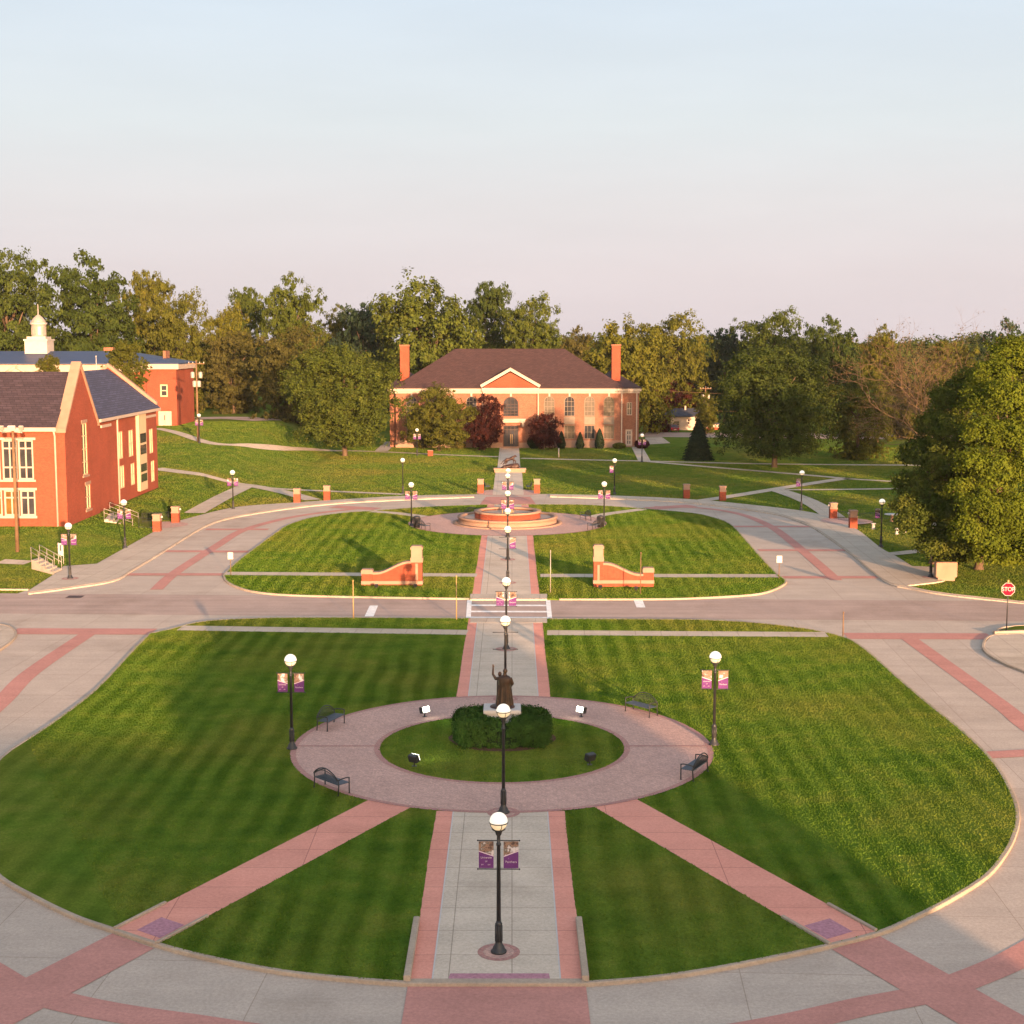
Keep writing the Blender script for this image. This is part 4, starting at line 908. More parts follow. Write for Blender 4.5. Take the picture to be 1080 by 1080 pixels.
lamp(535.5, 542.5, 'ball lamp with banners standing just behind the fountain', 'lr', e=zw)
lamp(536, 535.5, 'farthest ball lamp of the central row, by the rear ring drive', e=zw)
lamp(308, 789.5, 'ball lamp with pink lit banners at the left rim of the brick circle', 'lr', e=zw)
lamp(753, 785.5, 'ball lamp with purple banners at the right rim of the brick circle', 'lr', e=zw)
lamp(74, 610, 'ball lamp with banners at the corner beside the stair rails', 'lr', ring=True, e=.11)
lamp(132, 578, 'ball lamp with banners on the left sidewalk below the gable wall', 'lr', e=.05)
lamp(246, 537.5, 'ball lamp with banners at the fork of the left lawn paths', 'lr')
lamp(434, 554.5, 'ball lamp with banners beside the bin left of the fountain', 'lr', e=zw)
lamp(637, 553.5, 'ball lamp with banners beside the bin right of the fountain', 'lr', e=zw)
lamp(425, 521, 'ball lamp without banners on the far left edge of the ring drive')
lamp(648, 521.5, 'ball lamp with one grey purple banner on the far right edge of the ring drive', 'l')
lamp(845, 538, 'ball lamp with one banner at the fork of the right lawn paths', 'l')
lamp(929, 577, 'ball lamp with one purple banner left of the big right tree', 'l', e=.05)
lamp(981.5, 608.5, 'lamp post with its globe hidden in the big right tree, by the stone block', ring=True, e=.11)
lamp(210.5, 467.5, 'ball lamp on the left rise in front of the tall utility pole', 'lr')
lamp(440, 480.5, 'ball lamp with banners before the left trees of the arched window hall', 'lr')
lamp(677, 487.5, 'ball lamp with flower baskets by the right end of the arched window hall', 'lr')

# ------------------------------------------------------------------ benches, bins
def bench_meshes():
    def seat(bm):
        for k in range(6): box(bm, -.80, .80, -.22 + .085 * k, -.22 + .085 * k + .06, .43, .455)
        box(bm, -.82, .82, -.24, -.22, .41, .46); box(bm, -.82, .82, .28, .30, .41, .46)
    def back(bm):
        def zt(x): return .62 + .36 * math.cos(x / .82 * math.pi / 2) ** .8
        pts = [(-.82 + 1.64 * k / 16, .32 + .10 * (zt(-.82 + 1.64 * k / 16) - .45), max(.62, zt(-.8199 + 1.6398 * k / 16))) for k in range(17)]
        tube(bm, pts, .026, 6)
        q = [(p[0] * .93, p[1] - .008, .60 + (p[2] - .62) * .78) for p in pts]; tube(bm, q, .016, 6)
        for k in range(1, 24):
            x = -.78 + 1.56 * k / 24; z = .60 + (max(.62, zt(x / .93 if abs(x / .93) < .82 else .819)) - .62) * .78; tube(bm, [(x, .30, .46), (x, .31 + .10 * (z - .45), z)], .010, 4)
    def leg(front):
        def f(bm):
            if front: tube(bm, [(0, -.22, 0), (0, -.22, .44), (0, -.22, .66)], .026, 6)
            else: tube(bm, [(0, .34, 0), (0, .30, .44), (0, .335, .63)], .026, 6)
            box(bm, -.04, .04, (-.26 if front else .30), (-.18 if front else .38), 0, .012)
        return f
    def arm(bm): tube(bm, [(0, -.24, .655), (0, -.1, .68), (0, .15, .67), (0, .335, .63)], .024, 6)
    return mk(seat, M['navy']), mk(back, M['black']), mk(leg(True), M['black']), mk(leg(False), M['black']), mk(arm, M['black'])
BM = bench_meshes()
def bench(p, face_to, label, grp):
    d = Vector((face_to[0] - p[0], face_to[1] - p[1])); rz = math.atan2(d.y, d.x) + math.pi / 2
    o = thing('park_bench', label, 'bench', p, rz, grp)
    share('seat', BM[0], o); share('backrest', BM[1], o)
    for s in (-.82, .82): share('leg', BM[2], o, (s, 0, 0)); share('leg', BM[3], o, (s, 0, 0)); share('armrest', BM[4], o, (s, 0, 0))
for px, py, l in ((350, 766.5, 'arched back metal bench on the left rear rim of the brick circle'), (351, 833, 'arched back metal bench on the left front rim of the brick circle'), (675.5, 752.5, 'arched back metal bench on the right rear rim of the brick circle'), (731, 817.5, 'arched back metal bench on the right front rim of the brick circle')):
    bench(G(px, py, zw), C0, l, 'benches round the brick circle')
for px, py, l in ((499, 545, 'dark bench in shade at the left rear of the fountain'), (617, 548, 'dark arched bench at the right rear of the fountain'), (447, 558.5, 'dark bench beside the bin left of the fountain'), (626, 558, 'dark bench beside the bin right of the fountain')):
    bench(G(px, py, zw), FC, l, 'benches round the fountain')
for px, py, l in ((514, 516.5, 'small dark bench beside the left gate pillar of the far walk'), (557.5, 516.5, 'small dark bench beside the right gate pillar of the far walk')):
    bench(G(px, py, .03), (XC, G(px, py).y), l, 'benches at the far gate')
def bin_(px, py, label):
    o = thing('trash_bin', label, 'trash bin', G(px, py, zw), 0, 'bins by the fountain')
    bm = bmesh.new(); lathe(bm, [(.26, .04), (.34, .95), (.36, .97), (.36, 1.02), (.33, 1.02), (.30, .9), (.24, .1), (0, .1)], 20)
    for k in range(20):
        a = 2 * math.pi * k / 20; tube(bm, [(.29 * math.cos(a), .29 * math.sin(a), .0), (.37 * math.cos(a), .37 * math.sin(a), .96)], .018, 4)
    from_bm('basket', bm, M['black'], o); bm = bmesh.new(); lathe(bm, [(.37, 1.0), (.35, 1.08), (.20, 1.16), (.13, 1.16), (.13, 1.05), (0, 1.05)], 20); from_bm('lid', bm, M['black'], o)
bin_(439.5, 556.5, 'black slatted trash bin left of the fountain'); bin_(633.5, 556, 'black slatted trash bin right of the fountain')

# ------------------------------------------------------------------ fountain
fo = thing('fountain', 'round two tier stone and brick fountain on the brick plaza', 'fountain', (FC[0], FC[1], zw))
bm = bmesh.new(); lathe(bm, [(5.5, 0), (5.5, .10), (5.0, .12), (5.0, .10)], 72, cap=False); lathe(bm, [(5.0, .1), (4.92, .12), (4.92, .55), (5.02, .56), (5.02, .72), (4.45, .72), (4.45, .2), (4.45, .15)], 72, cap=False); from_bm('outer_basin', bm, M['stone'], fo)
bm = bmesh.new(); lathe(bm, [(4.46, .58), (3.2, .58)], 72, cap=False); from_bm('water', bm, M['basin_water'], fo)
bm = bmesh.new(); lathe(bm, [(3.30, .1), (3.30, 1.12), (2.75, 1.118), (2.75, .6)], 72, cap=False); ib = from_bm('inner_basin', bm, M['brick'], fo)
bm = bmesh.new(); lathe(bm, [(3.38, 1.12), (3.38, 1.26), (2.66, 1.26), (2.66, 1.122)], 72, cap=False); from_bm('coping', bm, M['stone'], ib)
bm = bmesh.new(); lathe(bm, [(2.76, 1.06), (0.3, 1.06), (0, 1.06)], 64, cap=False); from_bm('water', bm, M['basin_water'], ib)
bm = bmesh.new()
for k in range(9):
    a = 2 * math.pi * k / 9; tube(bm, [(.6 * math.cos(a), .6 * math.sin(a), .8), (.5 * math.cos(a), .5 * math.sin(a), 1.4)], [.05, .03], 6)
lathe(bm, [(.25, .8), (.25, 1.3), (.1, 1.6), (0, 1.6)], 12); from_bm('nozzle', bm, M['yellow'], fo)

# ------------------------------------------------------------------ curved brick entrance walls
def entrance(pts, s, yb, label):
    """s = +1: the tall pillar is at the left end and the wall sweeps down to the right"""
    o = thing('entrance_wall', label, 'wall', (0, 0, 0), 0, None)
    p0 = G(*pts, e1); Y = p0.y; X = lambda px: P(px, 610, Y).x; Zp = lambda py: P(560, py, Y).z - (P(560, yb, Y).z - e1)
    return o, Y, X, Zp
def build_wall(bx0, bx1, sx0, sx1, yb, tops, label):
    Y = G((bx0 + bx1) / 2, yb, e1).y; X = lambda px: P(px, 610, Y).x; z0 = e1; sh = P(560, yb, Y).z - e1; Z = lambda py: P(560, py, Y).z - sh
    o = thing('entrance_wall', label, 'wall', (0, 0, 0), 0, 'curved brick walls beside the walk')
    cap_t, cap_b, band_t, band_b, s_t, s_b = tops; hb = (X(bx1) - X(bx0)) / 2; cb_ = (X(bx0) + X(bx1)) / 2; hs = (X(sx1) - X(sx0)) / 2; cs = (X(sx0) + X(sx1)) / 2; d = hb
    bm = bmesh.new(); box(bm, cb_ - hb * .93, cb_ + hb * .93, Y - hb * .93, Y + hb * .93, z0 - .05, Z(cap_b) + .02); box(bm, cs - hs * .95, cs + hs * .95, Y - hb * .9, Y + hb * .9, z0 - .05, Z(s_b) + .02); pl_ = from_bm('pillar', bm, M['brick'], o)
    bm = bmesh.new(); lo, hi = Z(cap_b), Z(cap_t); H_ = hi - lo
    box(bm, cb_ - hb * 1.04, cb_ + hb * 1.04, Y - hb * 1.04, Y + hb * 1.04, lo, lo + H_ * .28); box(bm, cb_ - hb * .92, cb_ + hb * .92, Y - hb * .92, Y + hb * .92, lo + H_ * .28, lo + H_ * .80); box(bm, cb_ - hb * 1.05, cb_ + hb * 1.05, Y - hb * 1.05, Y + hb * 1.05, lo + H_ * .80, lo + H_ * .93); box(bm, cb_ - hb * .85, cb_ + hb * .85, Y - hb * .85, Y + hb * .85, lo + H_ * .93, hi)
    box(bm, cs - hs * 1.03, cs + hs * 1.03, Y - hb, Y + hb, Z(s_b), Z(s_t) - .06); box(bm, cs - hs * .9, cs + hs * .9, Y - hb * .88, Y + hb * .88, Z(s_t) - .06, Z(s_t)); from_bm('capital', bm, M['stone'], pl_)
    bm = bmesh.new(); box(bm, cb_ - hb * 1.02, cb_ + hb * 1.02, Y - hb * 1.02, Y + hb * 1.02, Z(band_b), Z(band_t)); box(bm, cs - hs * 1.03, cs + hs * 1.03, Y - hb * .99, Y + hb * .99, Z(band_b), Z(band_t))
    xi, xo = (cb_ + hb * .9, cs - hs * .9) if cs > cb_ else (cb_ - hb * .9, cs + hs * .9); t = .30
    x_, y_ = min(xi, xo), max(xi, xo); box(bm, x_, y_, Y - t - .07, Y + t + .07, Z(band_b) + .003, Z(band_t) - .003); from_bm('stone_band', bm, M['stone'], o)
    zt, zl_ = Z(593.4 + (yb - 616.4)), Z(605.0 + (yb - 616.4)); n = 18
    prof = [(xi + (xo - xi) * k / n, zt + (zl_ - zt) * (S(max(0, (k / n - .06)) / .84))) for k in range(n + 1)]
    bm = bmesh.new(); fr = [[bm.verts.new((x, y, z)) for x, z in prof] for y in (Y - t, Y + t)]; lo_ = [[bm.verts.new((x, y, z0 - .05)) for x, z in prof] for y in (Y - t, Y + t)]
    for a in (0, 1):
        for i in range(n): bm.faces.new((fr[a][i], fr[a][i + 1], lo_[a][i + 1], lo_[a][i]))
    for i in range(n): bm.faces.new((fr[0][i], fr[0][i + 1], fr[1][i + 1], fr[1][i]))
    from_bm('wall_panel', bm, M['brick'], o)
    bm = bmesh.new(); r = [[bm.verts.new((x, y, z + dz)) for x, z in prof] for y, dz in ((Y - t - .07, .002), (Y - t - .07, .16), (Y + t + .07, .16), (Y + t + .07, .002))]
    for a, b_ in ((0, 1), (1, 2), (2, 3), (3, 0)):
        for i in range(n): bm.faces.new((r[a][i], r[a][i + 1], r[b_][i + 1], r[b_][i]))
    from_bm('coping', bm, M['stone'], o)
    bm = bmesh.new(); box(bm, cb_ - hb * .22, cb_ + hb * .22, Y - hb * .93 - .03, Y - hb * .93 + .01, Z(611 + yb - 616.4), Z(593.3 + yb - 616.4)); from_bm('plaque', bm, M['stone'], o)
    return cb_, cs, Y
wa = build_wall(433.7, 446, 381.6, 393.6, 616.6, (575.3, 592.3, 612.0, 615.4, 600.0, 604.6), 'curved orange brick wall sweeping down to the left of the walk')
wb = build_wall(625.5, 636.3, 677.5, 689.3, 618.2, (574.3, 591.5, 611.2, 614.7, 598.3, 603.2), 'curved orange brick wall sweeping down to the right of the walk')
def flood(p, target, label, lit, small=False):
    o = thing('floodlight', label, 'floodlight', p, 0, 'small floodlights in the lawns'); k = .6 if small else 1.
    d = (Vector(target) - Vector(p) - Vector((0, 0, .35))); q = d.to_track_quat('Y', 'Z').to_matrix().to_4x4()
    bm = bmesh.new(); tube(bm, [(0, 0, 0), (0, 0, .22 * k)], .03, 6); box(bm, -.1 * k, .1 * k, -.1 * k, .1 * k, 0, .02); from_bm('stake', bm, M['black'], o)
    T = Matrix.Translation((0, 0, .36 * k)) @ q; bm = bmesh.new(); box(bm, -.24 * k, .24 * k, -.16 * k, .10 * k, -.16 * k, .16 * k, T); bevel(bm, .03); hd_ = from_bm('housing', bm, M['black'], o)
    bm = bmesh.new(); box(bm, -.2 * k, .2 * k, .102 * k, .115 * k, -.13 * k, .13 * k, T); from_bm('lens', bm, M['flood'] if lit else M['glass'], hd_)
    if lit:
        L = bpy.data.lights.new('flood', 'SPOT'); L.energy = lit; L.color = (.92, 1, .62); L.spot_size = R(110); L.spot_blend = .8; L.shadow_soft_size = .15
        l = bpy.data.objects.new('flood', L); link(l, o); l.location = (0, 0, .36 * k); l.rotation_euler = d.to_track_quat('-Z', 'Y').to_euler(); l.location = Vector((0, 0, .36 * k)) + d.normalized() * .2
st_p = (XC, 66.2, 2.2)
flood(G(448, 756, e1), st_p, 'lit floodlight at the left rear rim of the inner lawn', 40); flood(G(613, 756, e1), st_p, 'lit floodlight at the right rear rim of the inner lawn', 40)
flood(G(437, 808, e1), st_p, 'dark floodlight at the left front of the inner lawn', 40); flood(G(622, 806.5, e1), st_p, 'dark floodlight at the right front of the inner lawn', 0)
for px, py, tx, l in ((397, 620.5, wa, 'small floodlight before the low end of the left curved wall'), (438, 620.5, wa, 'small floodlight before the tall pillar of the left curved wall'), (633, 621.5, wb, 'small floodlight before the tall pillar of the right curved wall'), (671, 623, wb, 'small floodlight before the low end of the right curved wall')):
    p = G(px, py, e1); flood(p, (p.x, tx[2], 1.2), l, 0, True)

# ------------------------------------------------------------------ statue on its plinth
pp = thing('plinth', 'pale granite plinth standing inside the clipped hedge', 'plinth', (XC, 66.2, e1))
bm = bmesh.new(); box(bm, -.78, .78, -.62, .62, 0, 1.28); bevel(bm, .02, 1); from_bm('block', bm, M['marble'], pp); bm = bmesh.new(); box(bm, -.86, .86, -.70, .70, 1.28, 1.46); bevel(bm, .03, 2); from_bm('top_slab', bm, M['marble'], pp)
zs = e1 + 1.46
sa = thing('statue', 'bronze robed figure with one arm raised, on the granite plinth', 'statue', (XC + .12, 66.2, zs)); sa.scale = (.92, .92, .94)
def remesh(o, v):
    m = o.modifiers.new('remesh', 'REMESH'); m.mode = 'VOXEL'; m.voxel_size = v; m.use_smooth_shade = True
bm = bmesh.new()
lathe(bm, [(.40, .08), (.38, .12), (.34, .4), (.31, .75), (.30, 1.05), (.33, 1.3), (.32, 1.45), (.22, 1.55), (.10, 1.60), (.085, 1.70)], 20, 0, (0, 0, 0), 1, .72)
for k in range(9):
    a = 2 * math.pi * k / 9; tube(bm, [(.30 * math.cos(a), .215 * math.sin(a), 1.1), (.36 * math.cos(a), .26 * math.sin(a), .5), (.41 * math.cos(a), .30 * math.sin(a), .09)], [.02, .04, .05], 6)
ellipsoid(bm, (.02, .02, 1.80), (.105, .125, .145)); ellipsoid(bm, (.02, .14, 1.79), (.02, .03, .03))
for s in (-1, 1): ellipsoid(bm, (.02 + s * .045, .125, 1.815), (.02, .015, .014)); ellipsoid(bm, (.02 + s * .105, .01, 1.79), (.018, .03, .04))
tube(bm, [(-.26, 0, 1.44), (-.46, .06, 1.40), (-.60, .10, 1.62), (-.58, .08, 1.95)], [.10, .085, .06, .04], 10)
for k in range(4): tube(bm, [(-.58 + .018 * (k - 1.5), .08, 1.93), (-.585 + .026 * (k - 1.5), .09, 2.05), (-.59 + .028 * (k - 1.5), .12, 2.12 - .015 * abs(k - 1.4))], [.018, .015, .010], 6)
tube(bm, [(-.555, .09, 1.95), (-.52, .12, 2.02)], [.018, .012], 6)
tube(bm, [(.27, 0, 1.44), (.38, .05, 1.15), (.30, .26, .98)], [.10, .085, .055], 10); ellipsoid(bm, (.28, .29, .97), (.05, .06, .045))
b_ = from_bm('figure', bm, M['bronze'], sa, True); remesh(b_, .022)
bm = bmesh.new(); lathe(bm, [(.62, 0), (.62, .05), (.55, .09), (0, .09)], 24, 0, (-.12, 0, 0), 1, .8); from_bm('base_plate', bm, M['bronze_dark'], sa)
bm = bmesh.new(); ellipsoid(bm, (-.22, .25, 1.0), (.16, .08, .22)); tube(bm, [(-.34, .1, .1), (-.30, .16, .6), (-.26, .22, 1.25), (-.25, .2, 1.5)], [.13, .12, .15, .05], 10); ellipsoid(bm, (-.25, .2, 1.60), (.10, .11, .13)); ob = from_bm('drapery', bm, M['bronze_dark'], sa, True); remesh(ob, .025)

# ------------------------------------------------------------------ big cat on rock, on a low wall
cp = Vector((P(537.8, 495, 204).x, 204.0, 0))
lw = thing('plinth', 'low pale stone wall carrying the bronze cat across the far walk', 'plinth', cp)
bm = bmesh.new(); box(bm, -2.15, 2.15, -.6, .6, 0, .38); box(bm, -2.25, 2.25, -.7, .7, .38, .6); from_bm('wall_block', bm, M['stone'], lw)
ca = thing('statue', 'dark bronze big cat striding over a rock on the low stone wall', 'statue', cp + Vector((0, 0, .6)))
bm = bmesh.new()
for k in range(26):
    rr = rnd.uniform(.12, .3); ellipsoid(bm, (rnd.uniform(-.95, 1.05), rnd.uniform(-.3, .3), rnd.uniform(.02, .35)), (rr * 1.4, rr, rr), None, 7, 5)
tube(bm, [(-1.3, 0, .05), (-.8, 0, .18), (.2, 0, .3), (1.1, 0, .36), (1.15, 0, .1)], [.05, .22, .32, .34, .3], 8)
rk = from_bm('rock', bm, M['bronze_dark'], ca); remesh(rk, .06)
bm = bmesh.new()
tube(bm, [(-.72, 0, 1.02), (-.45, 0, 1.16), (-.1, 0, 1.22), (.25, 0, 1.36), (.42, 0, 1.48), (.60, 0, 1.62)], [.16, .23, .20, .25, .22, .14], 12)
ellipsoid(bm, (.74, 0, 1.68), (.18, .14, .14)); ellipsoid(bm, (.88, 0, 1.62), (.10, .08, .07))
for s in (-1, 1): ellipsoid(bm, (.68, s * .1, 1.80), (.03, .035, .05))
for pts, rr in (([(.40, .14, 1.35), (.52, .14, .98), (.46, .14, .72), (.62, .14, .62)], (.13, .09, .06, .055)), ([(.34, -.14, 1.35), (.78, -.14, 1.0), (.80, -.14, .7), (.95, -.14, .64)], (.13, .09, .06, .055)), ([(-.58, .14, 1.08), (-.38, .14, .82), (-.62, .14, .55), (-.48, .14, .40)], (.18, .11, .06, .055)), ([(-.66, -.14, 1.05), (-.66, -.14, .78), (-.98, -.14, .52), (-.88, -.14, .34)], (.18, .11, .06, .055)), ([(-.82, 0, 1.05), (-1.05, 0, .85), (-1.2, .05, .6), (-1.4, .1, .55)], (.07, .05, .04, .035))): tube(bm, pts, list(rr), 8)
bd = from_bm('body', bm, M['bronze_dark'], ca, True); remesh(bd, .03)

# ------------------------------------------------------------------ brick gate pillars
def pillar(px, py, hpx, label, lamp_side=0, e=None):
    p = GT(px, py) if e is None else G(px, py, e); top = P(px, py - hpx, p.y).z - P(px, py, p.y).z; hw = .36
    o = thing('gate_pillar', label, 'pillar', p, 0, 'brick pillars where walks meet the ring drive')
    bm = bmesh.new(); box(bm, -hw, hw, -hw, hw, -.1, top * .62); from_bm('brick_shaft', bm, M['brick'], o)
    bm = bmesh.new(); box(bm, -hw * 1.08, hw * 1.08, -hw * 1.08, hw * 1.08, top * .62, top * .70); box(bm, -hw * .95, hw * .95, -hw * .95, hw * .95, top * .70, top * .92); box(bm, -hw * 1.1, hw * 1.1, -hw * 1.1, hw * 1.1, top * .92, top); from_bm('stone_cap', bm, M['stone'], o)
    if lamp_side: bm = bmesh.new(); lathe(bm, [(.0, -.12), (.09, -.08), (.11, 0), (.07, .1), (0, .13)], 10, 0, (lamp_side * (hw + .1), 0, top * .83)); box(bm, min(0, lamp_side * hw * .96), max(0, lamp_side * hw * .96) + (.0 if lamp_side > 0 else 0), -.03, .03, top * .8, top * .86); from_bm('wall_light', bm, M['signwhite'], o)
for a in ((313.5, 530.5, 15.5, 'lit brick pillar by the left lawn path, nearer the triangle of grass'), (345, 527.5, 15.5, 'lit brick pillar by the left lawn path, farther from the triangle of grass'), (507, 520, 15, 'lit brick pillar left of the far central walk'), (566.3, 520, 15, 'lit brick pillar right of the far central walk'), (724, 525.5, 15, 'shaded brick pillar on the right lawn edge nearer the fountain'), (762, 528, 15.5, 'shaded brick pillar on the right lawn edge by the path fork'), (166, 561, 19, 'near brick pillar of the pair at the left hall stairs', 1), (185.5, 552, 18, 'far brick pillar of the pair at the left hall stairs', 1), (878.5, 547.5, 17.5, 'shaded far brick pillar of the pair by the right brick landing', -1), (899.5, 557.5, 19.5, 'near brick pillar with lit foot by the right brick landing', -1)): pillar(*a)
def railing(a, b_, label, h=1.0, m='black', n=None, terr=True):
    a, b_ = Vector(a), Vector(b_); o = thing('railing', label, 'railing', a); d = b_ - a; L = d.length; n = n or max(2, int(L / .16)); bm = bmesh.new()
    for z in (h, .12): tube(bm, [(0, 0, z), tuple(d + Vector((0, 0, z)))], .022, 6)
    for k in range(n + 1): q = d * k / n; tube(bm, [tuple(q + Vector((0, 0, .12 if 0 < k < n else 0))), tuple(q + Vector((0, 0, h)))], .022 if k in (0, n) else .010, 5)
    from_bm('rail', bm, M[m], o)
railing(GT(146, 557), GT(163, 557.5), 'black iron railing behind the near left gate pillar'); railing(GT(150, 551), GT(178, 549), 'black iron railing between the left gate pillars and the hall', .9)
railing(GT(884, 549), GT(897, 551), 'black iron railing between the two right gate pillars'); railing(GT(906, 552), GT(921, 551), 'black iron railing right of the near right gate pillar')

# ------------------------------------------------------------------ stairs with hand rails
def stairs(pa, pb, pc, pd, n, label, m='side'):
    """pa,pb: lower edge left/right; pc,pd: upper edge left/right (points with heights)"""
    o = thing('staircase', label, 'stairs', (0, 0, 0)); bm = bmesh.new()
    for k in range(n):
        t0, t1 = k / n, 1.; z = pa.z + (pc.z - pa.z) * (k + 1) / n
        q = [pa.lerp(pc, t0), pb.lerp(pd, t0), pb.lerp(pd, (k + 1) / n), pa.lerp(pc, (k + 1) / n)]
        lo = [bm.verts.new((p.x, p.y, pa.z - .3)) for p in q]; hi = [bm.verts.new((p.x, p.y, z)) for p in q]
        bm.faces.new(hi); bm.faces.new(lo[::-1])
        for i in range(4): bm.faces.new((lo[i], lo[(i + 1) % 4], hi[(i + 1) % 4], hi[i]))
    bmesh.ops.recalc_face_normals(bm, faces=bm.faces); from_bm('steps', bm, M[m], o)
    for a, b_ in ((pa, pc), (pb, pd)):
        bm = bmesh.new(); up = Vector((0, 0, 1)); w_ = [a, a.lerp(b_, .33), a.lerp(b_, .66), b_]
        for h in (.95, .55): tube(bm, [tuple(p + up * (h + .1)) for p in w_], .028, 6)
        for p in w_: tube(bm, [tuple(p), tuple(p + up * 1.06)], .025, 6)
        from_bm('handrail', bm, M['galv'], o)
q = [G(56, 605, .1), G(65, 601, .1), G(33, 590.5, .75), G(42, 588, .75)]
stairs(*q, 5, 'concrete stairs with pale hand rails at the street corner by the left lamp')
q = [G(140, 558, .15), G(146, 552, .15), G(110, 548, 1.3), G(116, 541, 1.3)]
stairs(*q, 7, 'concrete stairs with pale rails climbing to the left hall side door')

# ------------------------------------------------------------------ signs, posts, poles
o = thing('stop_sign', 'red octagonal stop sign on a black post at the right kerb', 'road sign', G(1061.5, 664.5, .13), R(-4))
bm = bmesh.new(); tube(bm, [(0, 0, 0), (.0, 0, 3.05)], .038, 8); from_bm('post', bm, M['black'], o); bm = bmesh.new(); box(bm, -.05, .05, -.02, .02, 3.05, 3.2); from_bm('post_cap', bm, M['yellow'], o)
for nm, r, y0, y1, m in (('sign_rim', .445, -.05, -.044, 'signwhite'), ('sign_face', .415, -.056, -.05, 'red')):
    bm = bmesh.new(); a = [bm.verts.new((r * math.cos(math.pi / 8 + math.pi / 4 * k), y0, 2.62 + r * math.sin(math.pi / 8 + math.pi / 4 * k))) for k in range(8)]; b_ = [bm.verts.new((v.co.x, y1, v.co.z)) for v in a]
    bm.faces.new(a); bm.faces.new(b_[::-1])
    for k in range(8): bm.faces.new((a[k], a[(k + 1) % 8], b_[(k + 1) % 8], b_[k]))
    bmesh.ops.recalc_face_normals(bm, faces=bm.faces); sf = from_bm(nm, bm, M[m], o)
tm = upright(text_mesh('STOP', .33, .003), M['signwhite']); tm.transform(Matrix.Diagonal((1, 1, 1.15, 1))); share('lettering', tm, sf, (0, -.062, 2.62))
def board_sign(px, py, label, w_=.42, h=.55, H_=1.25):
    o = thing('sign_post', label, 'sign', G(px, py, e1)); bm = bmesh.new(); tube(bm, [(0, 0, 0), (0, 0, H_ + .3)], .03, 6); from_bm('post', bm, M['wood'], o); bm = bmesh.new(); box(bm, -w_ / 2, w_ / 2, -.045, -.03, H_, H_ + h); bevel(bm, .005, 1); from_bm('panel', bm, M['signwhite'], o)
board_sign(243.5, 606.5, 'small blank white sign at the left end of the roadside walk'); board_sign(821.5, 610.5, 'small blank white sign at the right end of the roadside walk')
def rod(px, py, top, label, m='yellow', e=e1, r=.035):
    p = G(px, py, e); h = P(px, top, p.y).z - P(px, py, p.y).z; o = thing('marker_post', label, 'post', p, 0, 'slender marker posts along the road'); bm = bmesh.new(); tube(bm, [(0, 0, 0), (0, 0, h * .97)], [r, r * .85], 8); from_bm('rod', bm, M[m], o); bm = bmesh.new(); lathe(bm, [(r * 1.2, h * .95), (r * 1.2, h * .99), (0, h)], 8); from_bm('cap', bm, M[m], o)
rod(372.8, 652, 611.5, 'slender pale post on the near verge left of the crosswalk, by the white stop bar'); rod(481.5, 654, 606.5, 'slender yellow post on the near verge close left of the crosswalk'); rod(580.5, 625, 580, 'thin grey post on the far verge close right of the crosswalk', 'galv'); rod(675.5, 626.5, 582, 'slender post in front of the low end of the right curved wall', 'wood'); rod(889, 671, 645, 'short olive post at the right end of the near verge', 'wood', e1, .04)
rod(589.3, 482.5, 472.5, 'white stake in the lawn before the right of the arched window hall', 'signwhite', 0, .09)
def utility(px, py, top, label, arms, Yf=None):
    p = GT(px, py) if Yf is None else Vector((P(px, py, Yf).x, Yf, 0)); h = P(px, top, p.y).z - p.z; o = thing('utility_pole', label, 'utility pole', p); bm = bmesh.new(); tube(bm, [(0, 0, 0), (0, 0, h)], [.17, .11], 10); from_bm('pole', bm, M['wood'], o)
    if arms:
        bm = bmesh.new(); box(bm, -1.2, 1.2, -.06, .06, h - .55, h - .42); from_bm('crossarm', bm, M['wood'], o)
        for x, z in ((-.55, 2.6), (.6, 2.6), (.35, 3.9), (-.3, 3.9)): bm = bmesh.new(); lathe(bm, [(.0, 0), (.28, .02), (.30, .1), (.30, .8), (.24, .9), (0, .95)], 12, 0, (x, -.1, h - z)); from_bm('transformer', bm, M['galv'], o)
        for x in (-1.1, -.5, .5, 1.1): bm = bmesh.new(); lathe(bm, [(.05, 0), (.07, .08), (.04, .2), (0, .22)], 8, 0, (x, 0, h - .42)); from_bm('insulator', bm, M['signwhite'], o)
    return o, h
utility(209, 466, 380, 'tall wooden utility pole with transformers beside the blue roofed hall', True)
lp, lh = utility(18.5, 582, 452, 'wooden pole with floodlights in front of the left hall windows', False)
for x, y, a in ((-.9, -.1, 0), (0, -.25, 0), (.75, -.1, 0)):
    bm = bmesh.new(); T = Matrix.Translation((x, y, lh + .05)) @ Matrix.Rotation(.5, 4, 'X'); box(bm, -.32 if x == 0 else -.2, .32 if x == 0 else .2, -.12, .12, -.22, .22, T); bevel(bm, .04, 1); from_bm('floodlight', bm, M['signwhite'] if x == 0 else M['galv'], lp)
bm = bmesh.new(); tube(bm, [(-.95, 0, lh - .35), (0, 0, lh - .25), (.8, 0, lh - .35)], .05, 6); tube(bm, [(-.9, 0, lh - .3), (-.9, 0, lh)], .04, 6); tube(bm, [(.75, 0, lh - .3), (.75, 0, lh)], .04, 6); from_bm('bracket', bm, M['galv'], lp)
up, uh = utility(743.5, 450, 407.5, 'wooden utility pole above the white bungalow', True, 306)
